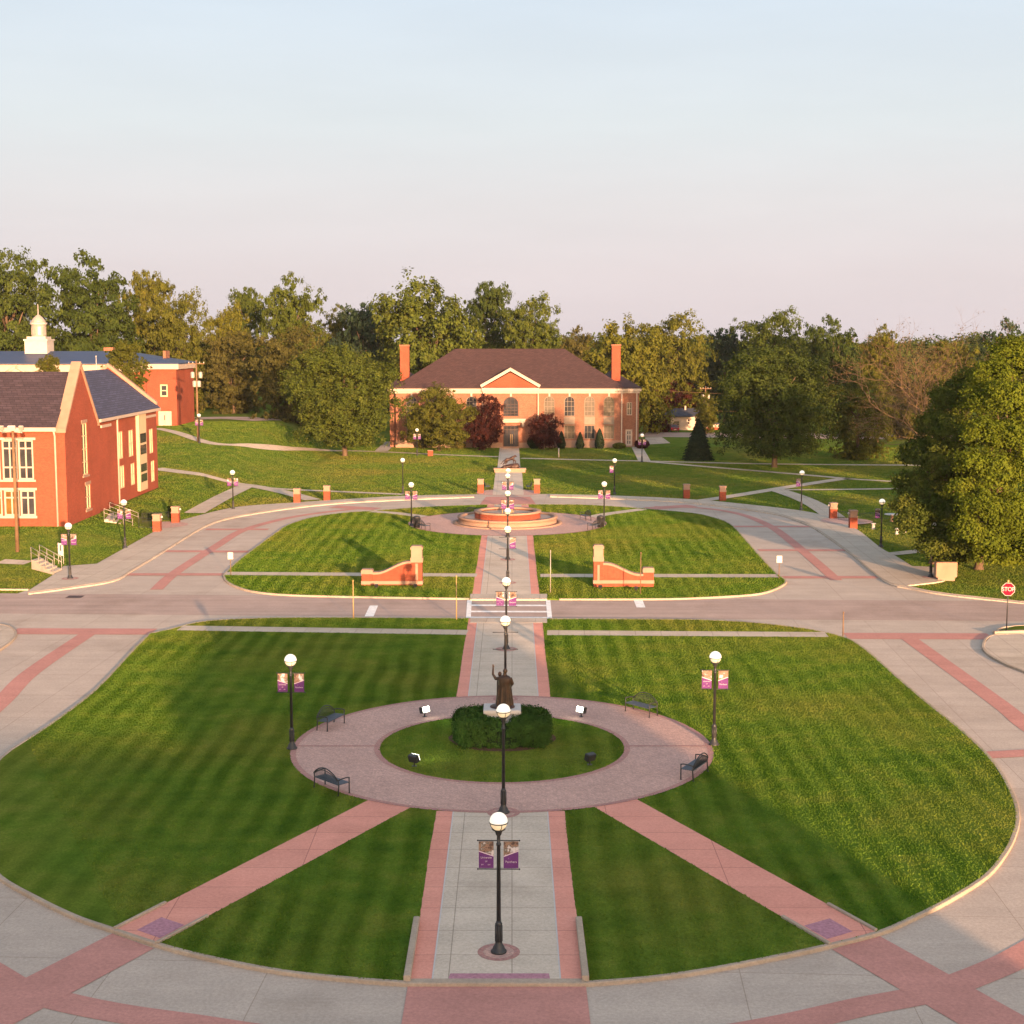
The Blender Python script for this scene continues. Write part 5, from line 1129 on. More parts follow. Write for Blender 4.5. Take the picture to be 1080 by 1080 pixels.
for i, (py, l) in enumerate(((409, 'upper overhead cable crossing before the maroon tree'), (427.5, 'lower overhead cable crossing above the bungalow roof'))):
    o = thing('power_line', l, 'cable', (0, 0, 0), 0, 'cables strung past the bungalow'); bm = bmesh.new(); a, b_ = P(655, py - 1.5, 304), P(900, py + 2, 304); tube(bm, [a.lerp(b_, t) - Vector((0, 0, 1.2 * 4 * t * (1 - t))) for t in [k / 12 for k in range(13)]], .025, 5); from_bm('wire', bm, M['wood'], o)
o = thing('banner_sign', 'narrow white upright sign beside the street corner stairs', 'sign', GT(64.5, 595)); bm = bmesh.new()
for s in (-.2, .2): tube(bm, [(s, 0, 0), (s, 0, 1.8)], .03, 6)
from_bm('frame', bm, M['signwhite'], o); bm = bmesh.new(); box(bm, -.2, .2, -.03, .0, .7, 1.75); bevel(bm, .005, 1); from_bm('panel', bm, M['signwhite'], o)
bm = bmesh.new(); box(bm, -.07, .07, -.036, -.031, 1.1, 1.6); from_bm('print', bm, M['navy'], o)
o = thing('monument_block', 'cream stone block on a narrower foot beside the right corner lamp', 'monument', G(997, 612, .02), R(2)); bm = bmesh.new(); box(bm, -.82, .82, -.28, .28, .26, 1.42); bevel(bm, .03, 2); from_bm('slab', bm, M['stone'], o); bm = bmesh.new(); box(bm, -.66, .66, -.24, .24, -.05, .26); from_bm('foot', bm, M['stone'], o)
bm = bmesh.new(); box(bm, -.3, .3, -.287, -.279, .6, 1.15); from_bm('panel', bm, M['stone'], o)
o = thing('picnic_table', 'pale round picnic table by the big right tree', 'table', GT(940.5, 550)); bm = bmesh.new(); lathe(bm, [(.75, .70), (.78, .73), (.75, .77), (0, .77)], 24); from_bm('tabletop', bm, M['marble'], o); bm = bmesh.new(); lathe(bm, [(.3, 0), (.14, .1), (.14, .7)], 14); from_bm('pedestal', bm, M['stone'], o)
for px, py, l in ((921, 558, 'pale stool standing left of the right tree picnic table'), (946, 563.5, 'pale stool in front of the right tree picnic table'), (954, 562.5, 'pale stool right of the right tree picnic table')):
    o = thing('stool', l, 'stool', GT(px, py), 0, 'stools round the picnic table'); bm = bmesh.new(); lathe(bm, [(.22, 0), (.16, .08), (.16, .48), (.2, .5)], 14); from_bm('pedestal', bm, M['marble'], o); bm = bmesh.new(); lathe(bm, [(.24, .5), (.25, .55), (.22, .58), (0, .58)], 14); from_bm('seat', bm, M['marble'], o)
o = thing('utility_box', 'small orange lit box on the lawn before the left trees of the arched window hall', 'box', GT(454, 481)); bm = bmesh.new(); box(bm, -.42, .42, -.3, .3, 0, .85); bevel(bm, .04, 2); from_bm('cabinet', bm, M['brick'], o); bm = bmesh.new(); box(bm, -.46, .46, -.34, .34, .85, .93); from_bm('lid', bm, M['stone'], o)
o = thing('drain_grate', 'dark iron drain grate in the left of the road', 'drain', G(79, 629.5, .018)); bm = bmesh.new(); box(bm, -.55, .55, -.5, .5, 0, .012)
for k in range(7): box(bm, -.5 + .15 * k, -.42 + .15 * k, -.42, .42, .012, .02)
from_bm('grate', bm, M['black'], o)
# parked car seen from behind
o = thing('parked_car', 'dark red parked car beside the white bungalow', 'car', P(710, 455, 294) * 1, R(4)); o.location.z = .03
bm = bmesh.new()
prof = [(-2.2, .35), (-2.25, .75), (-2.05, .95), (-1.75, 1.0), (-1.2, 1.5), (.6, 1.52), (1.2, 1.02), (2.1, .9), (2.2, .6), (2.15, .35)]
for s0, s1 in ((-.85, .85),):
    A = [bm.verts.new((s0 * (.84 if z > 1.2 else 1), y, z)) for y, z in prof]; B = [bm.verts.new((s1 * (.84 if z > 1.2 else 1), y, z)) for y, z in prof]
    bm.faces.new(A); bm.faces.new(B[::-1])
    for i in range(len(prof)): j = (i + 1) % len(prof); bm.faces.new((A[i], B[i], B[j], A[j]))
bmesh.ops.recalc_face_normals(bm, faces=bm.faces); bevel(bm, .07, 2); from_bm('body', bm, M['car_red'], o)
bm = bmesh.new(); face(bm, [(-.6, -1.74, 1.06), (.6, -1.74, 1.06), (.56, -1.30, 1.44), (-.56, -1.30, 1.44)]); from_bm('rear_window', bm, M['glass'], o)
for x in (-.7, .7):
    bm = bmesh.new(); box(bm, x - .12, x + .12, -2.27, -2.2, .68, .86); from_bm('tail_light', bm, M['red'], o)
    for y in (-1.4, 1.35):
        bm = bmesh.new(); T = Matrix.Translation((x + (.08 if x > 0 else -.08), y, .33)) @ Matrix.Rotation(R(90), 4, 'Y'); lathe(bm, [(0, -.11), (.33, -.11), (.33, .11), (0, .11)], 18)
        bm.transform(T); from_bm('wheel', bm, M['black'], o)
bm = bmesh.new(); box(bm, -.25, .25, -2.275, -2.255, .5, .62); from_bm('number_plate', bm, M['signwhite'], o)
# ------------------------------------------------------------------ plants
def leaf_mesh(name, pts, nrm, size, seed, aspect=.62, jitter=.9):
    r = np.random.default_rng(seed); n = len(pts)
    d = nrm + r.normal(0, jitter, (n, 3)) * .6; d /= np.linalg.norm(d, axis=1)[:, None] + 1e-9
    a = np.cross(d, r.normal(0, 1, (n, 3))); a /= np.linalg.norm(a, axis=1)[:, None] + 1e-9; b = np.cross(d, a)
    s = (size * r.uniform(.6, 1.35, n))[:, None]; a = a * s; b = b * s * aspect
    V = np.stack([pts + a, pts + b, pts - a, pts - b], 1).reshape(-1, 3)
    me = bpy.data.meshes.new(name); me.vertices.add(4 * n); me.vertices.foreach_set('co', V.astype(np.float32).ravel())
    me.loops.add(4 * n); me.loops.foreach_set('vertex_index', np.arange(4 * n, dtype=np.int32)); me.polygons.add(n); me.polygons.foreach_set('loop_start', np.arange(0, 4 * n, 4, dtype=np.int32)); me.polygons.foreach_set('loop_total', np.full(n, 4, np.int32))
    me.update(calc_edges=True); return me
def lobes(seed, n, asp, sq):
    r = np.random.default_rng(seed); out = []; i = 0
    while len(out) < n and i < 6000:
        i += 1; v = r.normal(0, 1, 3); v /= np.linalg.norm(v); v = v / (np.abs(v) ** sq).sum() ** (1 / sq)
        k = r.uniform(.40, .74); rr = r.uniform(.22, .40); c = v * k * np.array([1, 1, asp])
        if any(np.linalg.norm(c - q[0]) < .42 * (rr + q[1]) for q in out): continue     # boughs keep their distance, so gaps stay between them
        out.append((c, rr))
    return out
def crown(name, seed, nl, nleaf, size, asp=1., sq=2.4, low=-.25, rag=.16):
    # boughs, each carrying many leaf clusters, each cluster many leaves
    r = np.random.default_rng(seed + 99); L = lobes(seed, nl, asp, sq); wt = np.array([q[1] ** 2 for q in L]); wt /= wt.sum()
    nc = nleaf // 40; ci = r.choice(len(L), nc, p=wt); cc = np.array([q[0] for q in L])[ci]; cr_ = np.array([q[1] for q in L])[ci]
    v = r.normal(0, 1, (nc, 3)); v /= np.linalg.norm(v, axis=1)[:, None]; v[:, 2] = np.where(v[:, 2] < low, -v[:, 2] * .7, v[:, 2])
    cen = cc + v * (cr_ * (1 + r.normal(0, rag, nc)))[:, None] * np.array([1.08, 1.08, .92])
    nf_ = int(nc * .16); w3 = r.normal(0, 1, (nf_, 3)); w3 /= np.linalg.norm(w3, axis=1)[:, None]; cen[:nf_] = w3 * (r.uniform(.3, .80, nf_))[:, None] * np.array([1, 1, asp]); v[:nf_] = w3
    k = r.choice(nc, nleaf); u = np.clip(r.normal(0, 1, (nleaf, 3)), -1.9, 1.9); s = r.uniform(.024, .062, nc)[k][:, None]
    p = cen[k] + u * s * np.array([1, 1, .75])
    lo, hi = np.percentile(p, .5, axis=0), np.percentile(p, 99.5, axis=0); p = (p - (lo + hi) / 2) / ((hi - lo) / 2)
    nr = v[k] * .9 + u * .3 + np.array([0, 0, .2])
    return leaf_mesh(name, p, nr, size, seed)
CROWNS = [crown('crown', s, nl, nf, sz, ap, sq) for s, nl, nf, sz, ap, sq in ((1, 30, 32000, .028, 1., 2.6), (2, 34, 34000, .027, 1., 2.4), (3, 26, 30000, .030, 1., 2.3), (6, 40, 38000, .025, 1., 2.3), (4, 44, 36000, .027, 1.7, 2.8), (5, 52, 38000, .026, 1.8, 2.5), (7, 40, 34000, .028, 1.6, 2.4))]
def f_trunk(seed):
    def f(bm):
        r = random.Random(seed); tube(bm, [(0, 0, -.02), (0, 0, .02), (r.uniform(-.02, .02), 0, .3), (0, r.uniform(-.03, .03), .62), (0, 0, .95)], [.075, .05, .042, .032, .008], 9)
        for k in range(9):
            a = 2.4 * k + r.random(); z = .32 + .055 * k; l = r.uniform(.22, .42); tube(bm, [(0, 0, z), (l * .5 * math.cos(a), l * .5 * math.sin(a), z + .13), (l * math.cos(a), l * math.sin(a), z + .3)], [.024, .015, .005], 6)
    return f
TRUNKS = [mk(f_trunk(s), M['bark']) for s in (1, 2, 3)]
def with_mat(o, m):
    if not o.data.materials: o.data.materials.append(m)
    o.material_slots[0].link = 'OBJECT'; o.material_slots[0].material = m; return o
TN = [0]
def tree(name, pl, pr, top, bot, Y, m, label, grp='trees round the lawns', k=None, ry=1., base=None, X=None, mesh=None):
    TN[0] += 1; k = 0
    xm = (pl + pr) / 2; c = P(xm, (top + bot) / 2, Y); rx = (P(pr, 400, Y).x - P(pl, 400, Y).x) / 2; rz = (P(xm, top, Y).z - P(xm, bot, Y).z) / 2
    k = (4 + TN[0] % 3) if rz > 1.3 * rx else (TN[0] * 3) % 4
    e = E(c.x, Y); o = thing(name, label, 'tree', (c.x, Y, e), rnd.uniform(0, 6.3) if ry == 1. else 0, grp)
    cr_ = share('crown', mesh or CROWNS[k], o, (0, 0, c.z - e)); cr_.scale = (rx * .97, rx * ry * .97, rz * .96); with_mat(cr_, M[m])
    t = share('trunk', TRUNKS[TN[0] % 3], o); h = max(c.z - e + rz * .55, 2.); t.scale = (h * .62, h * .62, h); 
    if h * .62 > 1.5 * rx: t.scale = (rx, rx, h)
    return o
# beyond the left halls
T = [
 ('shade_tree', -45, 62, 266, 440, 285, 'leaf_dark', 'tall dark tree at the left edge behind the cupola', 1), ('shade_tree', 48, 150, 270, 445, 292, 'leaf_dark', 'tall dark tree right of the cupola spire', 3),
 ('shade_tree', 128, 192, 287, 445, 300, 'leaf_olive', 'tall olive tree above the right of the blue metal roof', 0), ('shade_tree', 160, 222, 309, 452, 285, 'leaf_olive', 'olive tree behind the right end of the blue roofed hall', 5), ('shade_tree', 186, 232, 372, 450, 300, 'leaf_blue', 'low dark tree in the gap right of the blue roofed hall', 2),
 ('shade_tree', 236, 282, 304, 400, 330, 'leaf_green', 'green tree top showing above the yellowing tree left of centre', 4), ('shade_tree', 216, 266, 322, 440, 300, 'leaf_yellow', 'yellowing tree left of the brown crowned trees', 2), ('shade_tree', 272, 343, 292, 430, 305, 'leaf_green', 'tallest green tree behind the brown crowned trees', 3),
 ('shade_tree', 214, 278, 350, 446, 280, 'leaf_brown', 'brownish tree standing by the service road', 0), ('shade_tree', 264, 346, 344, 462, 262, 'leaf_brown', 'large brown crowned tree behind the round maple', 1), ('shade_tree', 336, 385, 324, 420, 335, 'leaf_olive', 'pale olive tree far behind the round maple', 5),
 ('shade_tree', 348, 418, 321, 440, 318, 'leaf_blue', 'dark bluish tree behind the round maple', 4), ('shade_tree', 302, 424, 366, 471, 233, 'leaf_green', 'big round maple on the left lawn before the brown trees', 5),
 ('shade_tree', 392, 516, 296, 440, 298, 'leaf_green', 'broad dark tree rising behind the left chimney', 3), ('shade_tree', 490, 548, 298, 420, 325, 'leaf_dark', 'dark tree top behind the ridge of the brown hip roof', 1), ('shade_tree', 526, 594, 313, 430, 310, 'leaf_green', 'bushy tree behind the right of the brown hip roof', 0),
 ('shade_tree', 586, 628, 346, 430, 345, 'leaf_brown', 'low dull tree between the roof ridge and the right chimney', 4), ('shade_tree', 602, 706, 342, 458, 288, 'leaf_yellow', 'yellow green tree behind the right chimney', 1), ('shade_tree', 668, 744, 331, 440, 325, 'leaf_yellow', 'tall yellowing tree right of the right chimney', 3),
 ('shade_tree', 700, 765, 375, 440, 345, 'leaf_blue', 'dim grey green tree above the maroon crown', 2), ('shade_tree', 668, 740, 402, 452, 325, 'leaf_maroon', 'maroon tree behind the white bungalow', 0), ('shrub', 682, 708, 434, 459, 294, 'leaf_maroon', 'dark purple shrub left of the white bungalow', 4),
 ('shade_tree', 732, 758, 414, 458, 288, 'leaf_olive', 'small round olive tree right of the white bungalow', 5), ('shade_tree', 738, 792, 347, 440, 330, 'leaf_blue', 'dark tree behind the left of the big round lawn tree', 0), ('shade_tree', 776, 852, 328, 440, 312, 'leaf_green', 'tall tree behind the top of the big round lawn tree', 2), ('shade_tree', 843, 912, 336, 450, 290, 'leaf_dark', 'dark tree right of the big round lawn tree', 1),
 ('shade_tree', 752, 884, 366, 482, 212, 'leaf_dark', 'big round dark tree on the right lawn', 5), ('shade_tree', 872, 938, 398, 492, 226, 'leaf_olive', 'olive tree between the big round tree and the bare tree', 3), ('shade_tree', 908, 948, 344, 420, 262, 'leaf_yellow', 'yellow leaved tree top left of the bare branches', 2), ('shade_tree', 972, 1034, 360, 460, 250, 'leaf_yellow', 'thin yellowish tree behind the bare branches', 4), ('shade_tree', 925, 1000, 395, 470, 275, 'leaf_brown', 'brown tree behind the bare branches', 3),
 ('shade_tree', 1030, 1100, 340, 480, 190, 'leaf_blue', 'dark tree at the right edge behind the big right tree', 1),
 ('shade_tree', 112, 156, 360, 425, 190, 'leaf_olive', 'slim loose tree between the two left halls', 4), ('shade_tree', 37, 63, 374, 400, 192, 'leaf_olive', 'small tree top over the steep roof below the cupola', 2),
 ('shade_tree', 424, 502, 408, 472, 243, 'leaf_olive', 'loose green tree in front of the left arched windows', 4), ('shade_tree', 488, 533, 417, 473, 245, 'leaf_maroon', 'maroon tree left of the hall front door', 1), ('shade_tree', 556, 591, 436, 474, 246, 'leaf_maroon', 'small dark maroon tree right of the hall front door', 3)]
DENSE = crown('crown', 31, 46, 70000, .0195, 1., 2.5, -.3, .10)
for t in T: tree(*t[:8], k=t[8], mesh=DENSE if t[1] in (302, 752) else None)
# far wood beyond the town, read as one mass
r_ = np.random.default_rng(5); pts = []; nn = []
for k in range(150):
    x = -260 + 520 * (k + r_.random()) / 150; y = 395 + 60 * r_.random(); h = 15 + 4.5 * r_.random(); w_ = 7 + 4 * r_.random(); n = 2200
    v = r_.normal(0, 1, (n, 3)); v /= np.linalg.norm(v, axis=1)[:, None]; v[:, 2] = np.abs(v[:, 2]) * 1.3 - .3; pts.append(np.array([x, y, h * .45]) + v * np.array([w_, w_, h * .55]) * (1 + np.clip(r_.normal(0, .08, (n, 1)), -.2, .12))); nn.append(v)
me = leaf_mesh('woodland', np.concatenate(pts), np.concatenate(nn), .42, 3); me.materials.append(M['leaf_dark']); tag(link(bpy.data.objects.new('woodland', me)), 'far dark wood closing the horizon behind the campus trees', 'woodland', kind='stuff')
# big right trees, near enough to need finer leaves
def bough_tree(L, Y, nleaf, size, m, label, base_px, seed):
    """a crown grown from boughs at surveyed places: (px, py, radius in px, nearer or farther in metres)"""
    r = np.random.default_rng(seed); C_ = np.array([P(a, b_, Y + dy * 1.5) for a, b_, rr, dy in L]); R_ = np.array([rr * .86 * Y / F for a, b_, rr, dy in L])
    b0 = P(base_px, 590, Y); root = thing('shade_tree', label, 'tree', (b0.x, Y, 0), 0, 'trees round the lawns'); C_ = C_ - np.array([b0.x, Y, 0])
    wt = R_ ** 2; wt = wt / wt.sum(); nc = nleaf // 36; ci = r.choice(len(L), nc, p=wt); v = r.normal(0, 1, (nc, 3)); v /= np.linalg.norm(v, axis=1)[:, None]; v[:, 2] = np.where(v[:, 2] < -.35, -v[:, 2] * .7, v[:, 2])
    cen = C_[ci] + v * (R_[ci] * (1 + r.normal(0, .17, nc)))[:, None]; k = r.choice(nc, nleaf); u = np.clip(r.normal(0, 1, (nleaf, 3)), -1.9, 1.9)
    p = cen[k] + u * r.uniform(.12, .34, nc)[k][:, None] * np.array([1, 1, .75]); me = leaf_mesh('crown', p, v[k] * .9 + u * .3 + np.array([0, 0, .2]), size, seed); o = share('crown', me, root); with_mat(o, M[m])
    bm = bmesh.new(); hub = Vector(C_.mean(0)); tube(bm, [(0, 4, -.1), (0, 4, .3), (hub.x * .2, hub.y * .2 + 3.4, hub.z * .45), tuple(hub)], [.5, .34, .28, .2], 10)
    for c in C_: c = Vector(c); tube(bm, [tuple(Vector((hub.x * .3, hub.y * .3 + 3, min(c.z, hub.z) * .6))), tuple(c.lerp(hub, .4) - Vector((0, 0, .3))), tuple(c)], [.16, .10, .03], 6)
    from_bm('trunk', bm, M['bark'], root)
bough_tree([(1004, 424, 22, 3), (1022, 408, 20, 4), (988, 452, 22, 2), (1008, 462, 26, 0), (970, 482, 22, 2), (992, 492, 26, 0), (958, 512, 16, 1), (976, 522, 24, 0), (953, 536, 13, -2), (966, 554, 20, -3), (990, 548, 26, -2), (984, 576, 16, -3), (1008, 572, 20, -3), (1020, 505, 28, 2), (1015, 535, 26, 3), (998, 588, 17, -1), (1018, 584, 16, 1)], 116, 95000, .105, 'leaf_green', 'dark green big tree overhanging the right corner lamp', 1000, 21)
bough_tree([(1068, 378, 24, 2), (1046, 400, 22, 1), (1090, 392, 28, 3), (1034, 428, 20, 0), (1062, 424, 26, -1), (1092, 436, 30, 0), (1038, 460, 22, -2), (1066, 468, 28, -2), (1026, 490, 18, -3), (1050, 505, 26, -3), (1084, 500, 30, -2), (1016, 520, 16, -3), (1034, 540, 22, -4), (1064, 545, 28, -3), (1020, 562, 16, -4), (1046, 572, 18, -4), (1078, 575, 24, -3), (1105, 470, 36, 2), (1110, 540, 36, 0), (1115, 410, 34, 4), (1100, 585, 22, -2), (1040, 588, 17, -2), (1062, 588, 18, -2)], 113, 130000, .10, 'leaf_sun', 'big sunlit yellow green tree at the right edge', 1050, 22)
# trees out of the picture on the right, whose shade lies over the drive and lawns
tree('shade_tree', 1160, 1350, 310, 590, 112, 'leaf_green', 'big tree beyond the right edge of the picture', k=1); tree('shade_tree', 1345, 1540, 308, 590, 114, 'leaf_dark', 'second big tree beyond the right edge of the picture'); tree('shade_tree', 1530, 1740, 308, 590, 118, 'leaf_dark', 'third big tree beyond the right edge of the picture')
# spruce
def spruce(px0, px1, top, bot, Y, label):
    c = P((px0 + px1) / 2, bot, Y); r0 = (P(px1, 450, Y).x - P(px0, 450, Y).x) / 2; h = P(700, top, Y).z - c.z; r = np.random.default_rng(8); n = 16000
    t = r.random(n) ** 1.35; a = r.uniform(0, 6.283, n); lay = (t * 13) % 1.; rad = r0 * (1 - t) ** .75 * (.70 + .30 * (1 - lay)) * np.sqrt(r.uniform(.55, 1., n)) * (1 + .12 * np.sin(a * 7 + t * 40))
    p = np.stack([rad * np.cos(a), rad * np.sin(a), .25 + t * (h - .25) - .25 * rad / r0], 1); nr = np.stack([np.cos(a), np.sin(a), np.full(n, .5)], 1)
    o = thing('spruce_tree', label, 'tree', (c.x, Y, 0), 0); me = leaf_mesh('crown', p, nr, .17, 4, .4); me.materials.append(M['leaf_spruce']); share('crown', me, o)
    bm = bmesh.new(); tube(bm, [(0, 0, -.05), (0, 0, h * .9)], [.2, .03], 8); from_bm('trunk', bm, M['bark'], o)
spruce(719, 753.5, 444, 487.5, 225, 'dark conical spruce on the right lawn before the bungalow')
# clipped cone shrubs and low bushes before the hall
def bush(px0, px1, top, bot, Y, m, label, cone, grp):
    c = P((px0 + px1) / 2, bot, Y); r0 = (P(px1, 450, Y).x - P(px0, 450, Y).x) / 2; h = P(600, top, Y).z - P(600, bot, Y).z; r = np.random.default_rng(int(px0)); n = 2500
    t = r.random(n); a = r.uniform(0, 6.283, n); prof = (1 - t) ** .6 * np.minimum(1, .55 + t * 2) if cone else np.sqrt(np.maximum(0, 1 - (2 * t - 1) ** 2)); rad = r0 * prof * np.sqrt(r.uniform(.6, 1.05, n))
    p = np.stack([rad * np.cos(a), rad * np.sin(a), t * h], 1); nr = np.stack([np.cos(a), np.sin(a), .6 * t], 1); o = thing('shrub', label, 'shrub', (c.x, Y, 0), 0, grp); me = leaf_mesh('foliage', p, nr, .12, 4); me.materials.append(M[m]); share('foliage', me, o)
    bm = bmesh.new(); tube(bm, [(0, 0, -.05), (0, 0, h * .7)], [.06, .02], 6); from_bm('stem', bm, M['bark'], o)
g_ = 'shrubs along the foot of the arched window hall'
for a in ((586.5, 597.5, 458, 476, 'leaf_spruce', 'clipped cone shrub nearest the hall front door', True), (606.5, 617, 459, 476, 'leaf_spruce', 'shortest clipped cone shrub, in the middle of the three', True), (626, 638.5, 455, 476, 'leaf_spruce', 'tallest clipped cone shrub, nearest the right end', True), (556, 571, 462, 476, 'leaf_spruce', 'round dark shrub under the right maroon tree', False), (646, 660, 470, 476, 'leaf_olive', 'low green shrub by the hall side door', False), (478, 492, 463, 477, 'leaf_brown', 'round shrub left of the left maroon tree', False), (440, 452, 464, 477, 'leaf_brown', 'round shrub under the loose green tree', False), (669, 685, 464, 474, 'leaf_maroon', 'dark flower clump at the right corner of the hall', False)): bush(a[0], a[1], a[2], a[3], 248.6, a[4], a[5], a[6], g_)
bush(148, 160, 542, 556, G(154, 556).y + 3, 'leaf_dark', 'dark shrub beside the left hall stairs', False, None)
bush(176, 184, 531, 551, G(176, 551).y + 3, 'leaf_dark', 'slim dark shrub behind the left gate pillars', True, None)
# bare tree: forked limbs and twigs with a few dry leaves
def bare(px, py, top, Y, spread, label):
    p = Vector((P(px, py, Y).x, Y, 0)); H_ = P(px, top, Y).z; r = random.Random(12); o = thing('bare_tree', label, 'tree', p); bm = bmesh.new(); tips = []
    def grow(a, d, L, rad, lev):
        q = [a]; dd = d.copy(); 
        for k in range(3):
            dd = (dd + Vector((r.gauss(0, .16), r.gauss(0, .16), r.gauss(.03, .10)))).normalized(); q.append(q[-1] + dd * L / 3)
        tube(bm, q, [rad, rad * .85, rad * .7, rad * .5], 6 if lev < 3 else 4, 0, False)
        tips.append((q[-1], lev)); tips.append((q[2], lev))
        if lev >= 6: return
        n = 3
        for k in range(n):
            ax = Vector((r.gauss(0, 1), r.gauss(0, 1), r.gauss(0, .5))); ax = (ax - dd * ax.dot(dd)).normalized(); s = r.uniform(.45, .95)
            nd = (dd * math.cos(s) + ax * math.sin(s)).normalized(); nd.z += .05 if lev < 3 else -.12; nd.normalize(); grow(q[3] if k else q[2], nd, L * r.uniform(.60, .80), rad * .60, lev + 1)
    tube(bm, [(0, 0, -.05), (0, 0, 1.2), (.1, 0, H_ * .20)], [.42, .34, .30], 10)
    for k in range(11):
        a = 2 * math.pi * k / 11 + r.uniform(-.3, .3); s = r.uniform(.3, 1.15); grow(Vector((.1, 0, H_ * .14 + .5 * (k % 3))), Vector((math.sin(s) * math.cos(a), math.sin(s) * math.sin(a), math.cos(s))), H_ * .33, .12, 1)
    from_bm('trunk', bm, M['bark_pale'], o)
    rr = np.random.default_rng(3); P0 = np.array([tuple(t[0]) for t in tips if t[1] >= 5]); P0 = P0[rr.random(len(P0)) < .25]; P0 = np.repeat(P0, 2, 0) + rr.normal(0, .3, (len(P0) * 2, 3)); me = leaf_mesh('foliage', P0, rr.normal(0, 1, P0.shape), .10, 5); me.materials.append(M['leaf_dry']); share('foliage', me, o)
bare(984, 500, 346, 192, 1., 'nearly bare tan tree with spreading branches on the right lawn')
# clipped hedge round the plinth
def hedge():
    r = np.random.default_rng(11); n = 60000; hx_, hy_, h = 2.14, 1.62, 1.12; o = thing('hedge', 'clipped dark green hedge round the granite plinth', 'hedge', (XC, 65.95, e1))
    def sup(a, e=.48): c, s = np.cos(a), np.sin(a); return np.sign(c) * np.abs(c) ** e, np.sign(s) * np.abs(s) ** e
    nc = 1500; a = r.uniform(0, 6.283, nc); cx_, sy_ = sup(a); t = r.random(nc) ** .8; side = r.random(nc) < .60
    z = np.where(side, .05 + t * (h - .05), h + r.normal(0, .05, nc)); rim = 1 - .10 * np.clip((z - h + .3) / .3, 0, 1) ** 2; k = np.where(side, r.uniform(.93, 1.04, nc) * rim, np.sqrt(r.uniform(.15, .86, nc)))
    wob = 1 + .03 * np.sin(a * 5) + .03 * np.sin(a * 9 + 2); cen = np.stack([cx_ * hx_ * k * wob, sy_ * hy_ * k * wob, z - np.where(side, 0, .10 * np.clip((k - .75) / .25, 0, 1))], 1); nv = np.stack([np.where(side, cx_, cx_ * .2), np.where(side, sy_, sy_ * .2), np.where(side, .25, 1)], 1)
    q = r.choice(nc, n); u = np.clip(r.normal(0, 1, (n, 3)), -2, 2); p = cen[q] + u * r.uniform(.05, .11, nc)[q][:, None]; p[:, 2] = np.maximum(p[:, 2], .02)
    me = leaf_mesh('foliage', p, nv[q] * .9 + u * .35, .042, 2, .7); me.materials.append(M['leaf_hedge']); share('foliage', me, o)
    bm = bmesh.new(); N = 48; rings = []
    for z in (0, h - .12):
        ring = []
        for i in range(N):
            c, s = math.cos(2 * math.pi * i / N), math.sin(2 * math.pi * i / N); ring.append((bm.verts.new((math.copysign(abs(c) ** .42, c) * hx_ * .9, math.copysign(abs(s) ** .42, s) * hy_ * .88, z)), bm.verts.new((math.copysign(abs(c) ** .42, c) * .95, math.copysign(abs(s) ** .42, s) * .9, z))))
        rings.append(ring)
    for i in range(N):
        j = (i + 1) % N; bm.faces.new((rings[0][i][0], rings[0][j][0], rings[1][j][0], rings[1][i][0])); bm.faces.new((rings[1][i][0], rings[1][j][0], rings[1][j][1], rings[1][i][1])); bm.faces.new((rings[0][j][1], rings[0][i][1], rings[1][i][1], rings[1][j][1]))
    from_bm('branches', bm, M['leaf_spruce'], o)
M['leaf_hedge'] = leaf_mat('hedge leaves', (.035, .075, .016), (.055, .10, .02), .15)
hedge()
sheet('soil', [Vector((XC + 2.45 * math.cos(t) * (1 + .06 * math.sin(3 * t)), 65.85 + 1.95 * math.sin(t))) for t in [2 * math.pi * k / 48 for k in range(48)]], e1 + .02, M['soil'])

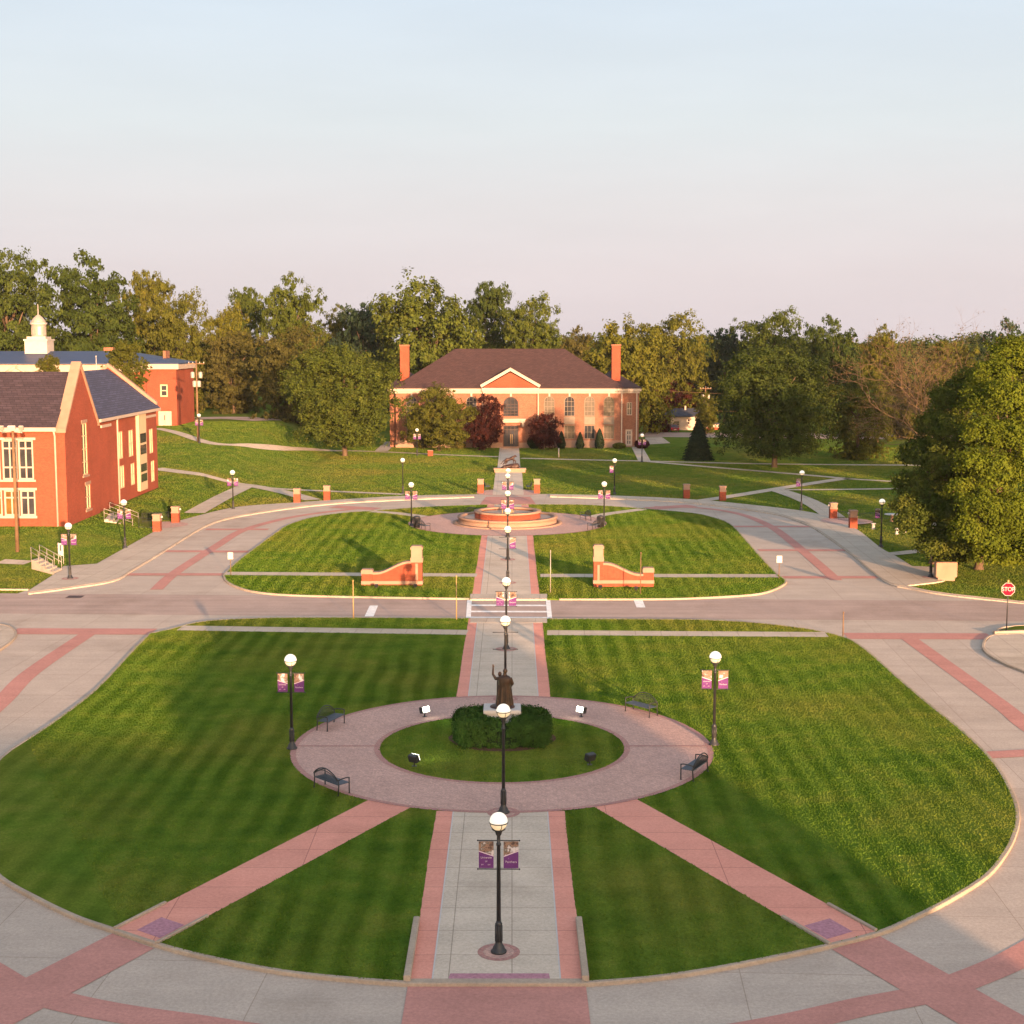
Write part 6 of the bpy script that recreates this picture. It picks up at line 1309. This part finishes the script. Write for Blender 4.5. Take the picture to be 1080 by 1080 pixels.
# ------------------------------------------------------------------ turf: upright tufts over the lawns
def inside(P_, poly):
    x, y = P_[:, 0], P_[:, 1]; r = np.zeros(len(P_), bool); q = np.roll(poly, -1, 0)
    for (xa, ya), (xb, yb_) in zip(poly, q):
        if ya == yb_: continue
        r ^= ((ya > y) != (yb_ > y)) & (x < (xb - xa) * (y - ya) / (yb_ - ya) + xa)
    return r
def turf(outline, per_m2, wd, ht, z, exc, seed, extra=None, label=''):
    r = np.random.default_rng(seed); o = np.array([(p[0], p[1]) for p in outline]); lo, hi = o.min(0), o.max(0)
    n = int((hi - lo).prod() * per_m2); P_ = (lo + r.random((n, 2)) * (hi - lo)).astype(np.float64); keep = inside(P_, o)
    a = np.abs(P_[:, 0] - 8) / np.maximum(P_[:, 1], 1) < .46; P_ = P_[keep & a]
    for q in exc:
        b0, b1 = q.min(0), q.max(0); k = np.where((P_ >= b0).all(1) & (P_ <= b1).all(1))[0]
        if len(k): P_ = np.delete(P_, k[inside(P_[k], q)], 0)
    if extra is not None: P_ = P_[extra(P_)]
    n = len(P_); az = r.uniform(0, 6.283, n); w_ = wd * r.uniform(.6, 1.3, n) / 2; h = ht * r.uniform(.55, 1.25, n); zz = np.full(n, z) if not callable(z) else np.array([z(x, y) for x, y in P_])
    tx, ty = r.normal(0, .35, n) * h, r.normal(0, .35, n) * h; c, s = np.cos(az) * w_, np.sin(az) * w_; x, y = P_[:, 0], P_[:, 1]; f = .55
    V = np.stack([np.stack([x - c, y - s, zz], 1), np.stack([x + c, y + s, zz], 1), np.stack([x + c * f + tx, y + s * f + ty, zz + h], 1), np.stack([x - c * f + tx, y - s * f + ty, zz + h * .85], 1)], 1).reshape(-1, 3)
    me = bpy.data.meshes.new('grass'); me.vertices.add(4 * n); me.vertices.foreach_set('co', V.astype(np.float32).ravel()); me.loops.add(4 * n); me.loops.foreach_set('vertex_index', np.arange(4 * n, dtype=np.int32)); me.polygons.add(n); me.polygons.foreach_set('loop_start', np.arange(0, 4 * n, 4, dtype=np.int32)); me.polygons.foreach_set('loop_total', np.full(n, 4, np.int32)); me.update(calc_edges=True)
    me.materials.append(M['grass'] if not callable(z) else M['field']); tag(link(bpy.data.objects.new('grass', me)), label, 'grass', kind='stuff')
cuts = [q for z, q in EXC if z > .11]
def ring(P_): d = np.hypot(P_[:, 0] - C0[0], P_[:, 1] - C0[1]); return ((d < R0 + .0) | (d > R1)) 
turf(oval, 190, .042, .042, e1, cuts, 1, ring, 'short mown green grass of the front oval')
turf(isl, 90, .06, .05, e1, cuts, 2, None, 'short mown green grass round the fountain')
bld = [np.array([(-80, 134.9), (-41, 134.9), (-41, 171.1), (-80, 171.1)])]
allc = [q for z, q in EXC] + bld + [np.array([(p[0], p[1]) for p in oval]), np.array([(p[0], p[1]) for p in isl])]
turf([(-75, 100), (75, 100), (75, 136), (-75, 136)], 70, .06, .055, lambda x, y: E(x, y), allc, 3, None, 'lawn grass on both sides of the ring drive')
turf([(-75, 136), (75, 136), (75, 252), (-75, 252)], 26, .10, .07, lambda x, y: E(x, y), allc, 4, None, 'lawn grass of the far slopes')
# ------------------------------------------------------------------ thin morning haze
hm = bpy.data.materials.new('haze'); hm.use_nodes = True; ht = hm.node_tree; ht.nodes.clear()
ho_ = ht.nodes.new('ShaderNodeOutputMaterial'); pv = ht.nodes.new('ShaderNodeVolumePrincipled'); pv.inputs['Color'].default_value = (.93, .90, .92, 1); pv.inputs['Density'].default_value = .00006; pv.inputs['Anisotropy'].default_value = .3
ht.links.new(pv.outputs[0], ho_.inputs['Volume'])
bm = bmesh.new(); box(bm, -320, 320, -60, 480, -1.2, 32); tag(from_bm('haze', bm, hm), 'thin pale morning haze over the campus', 'haze', kind='stuff')
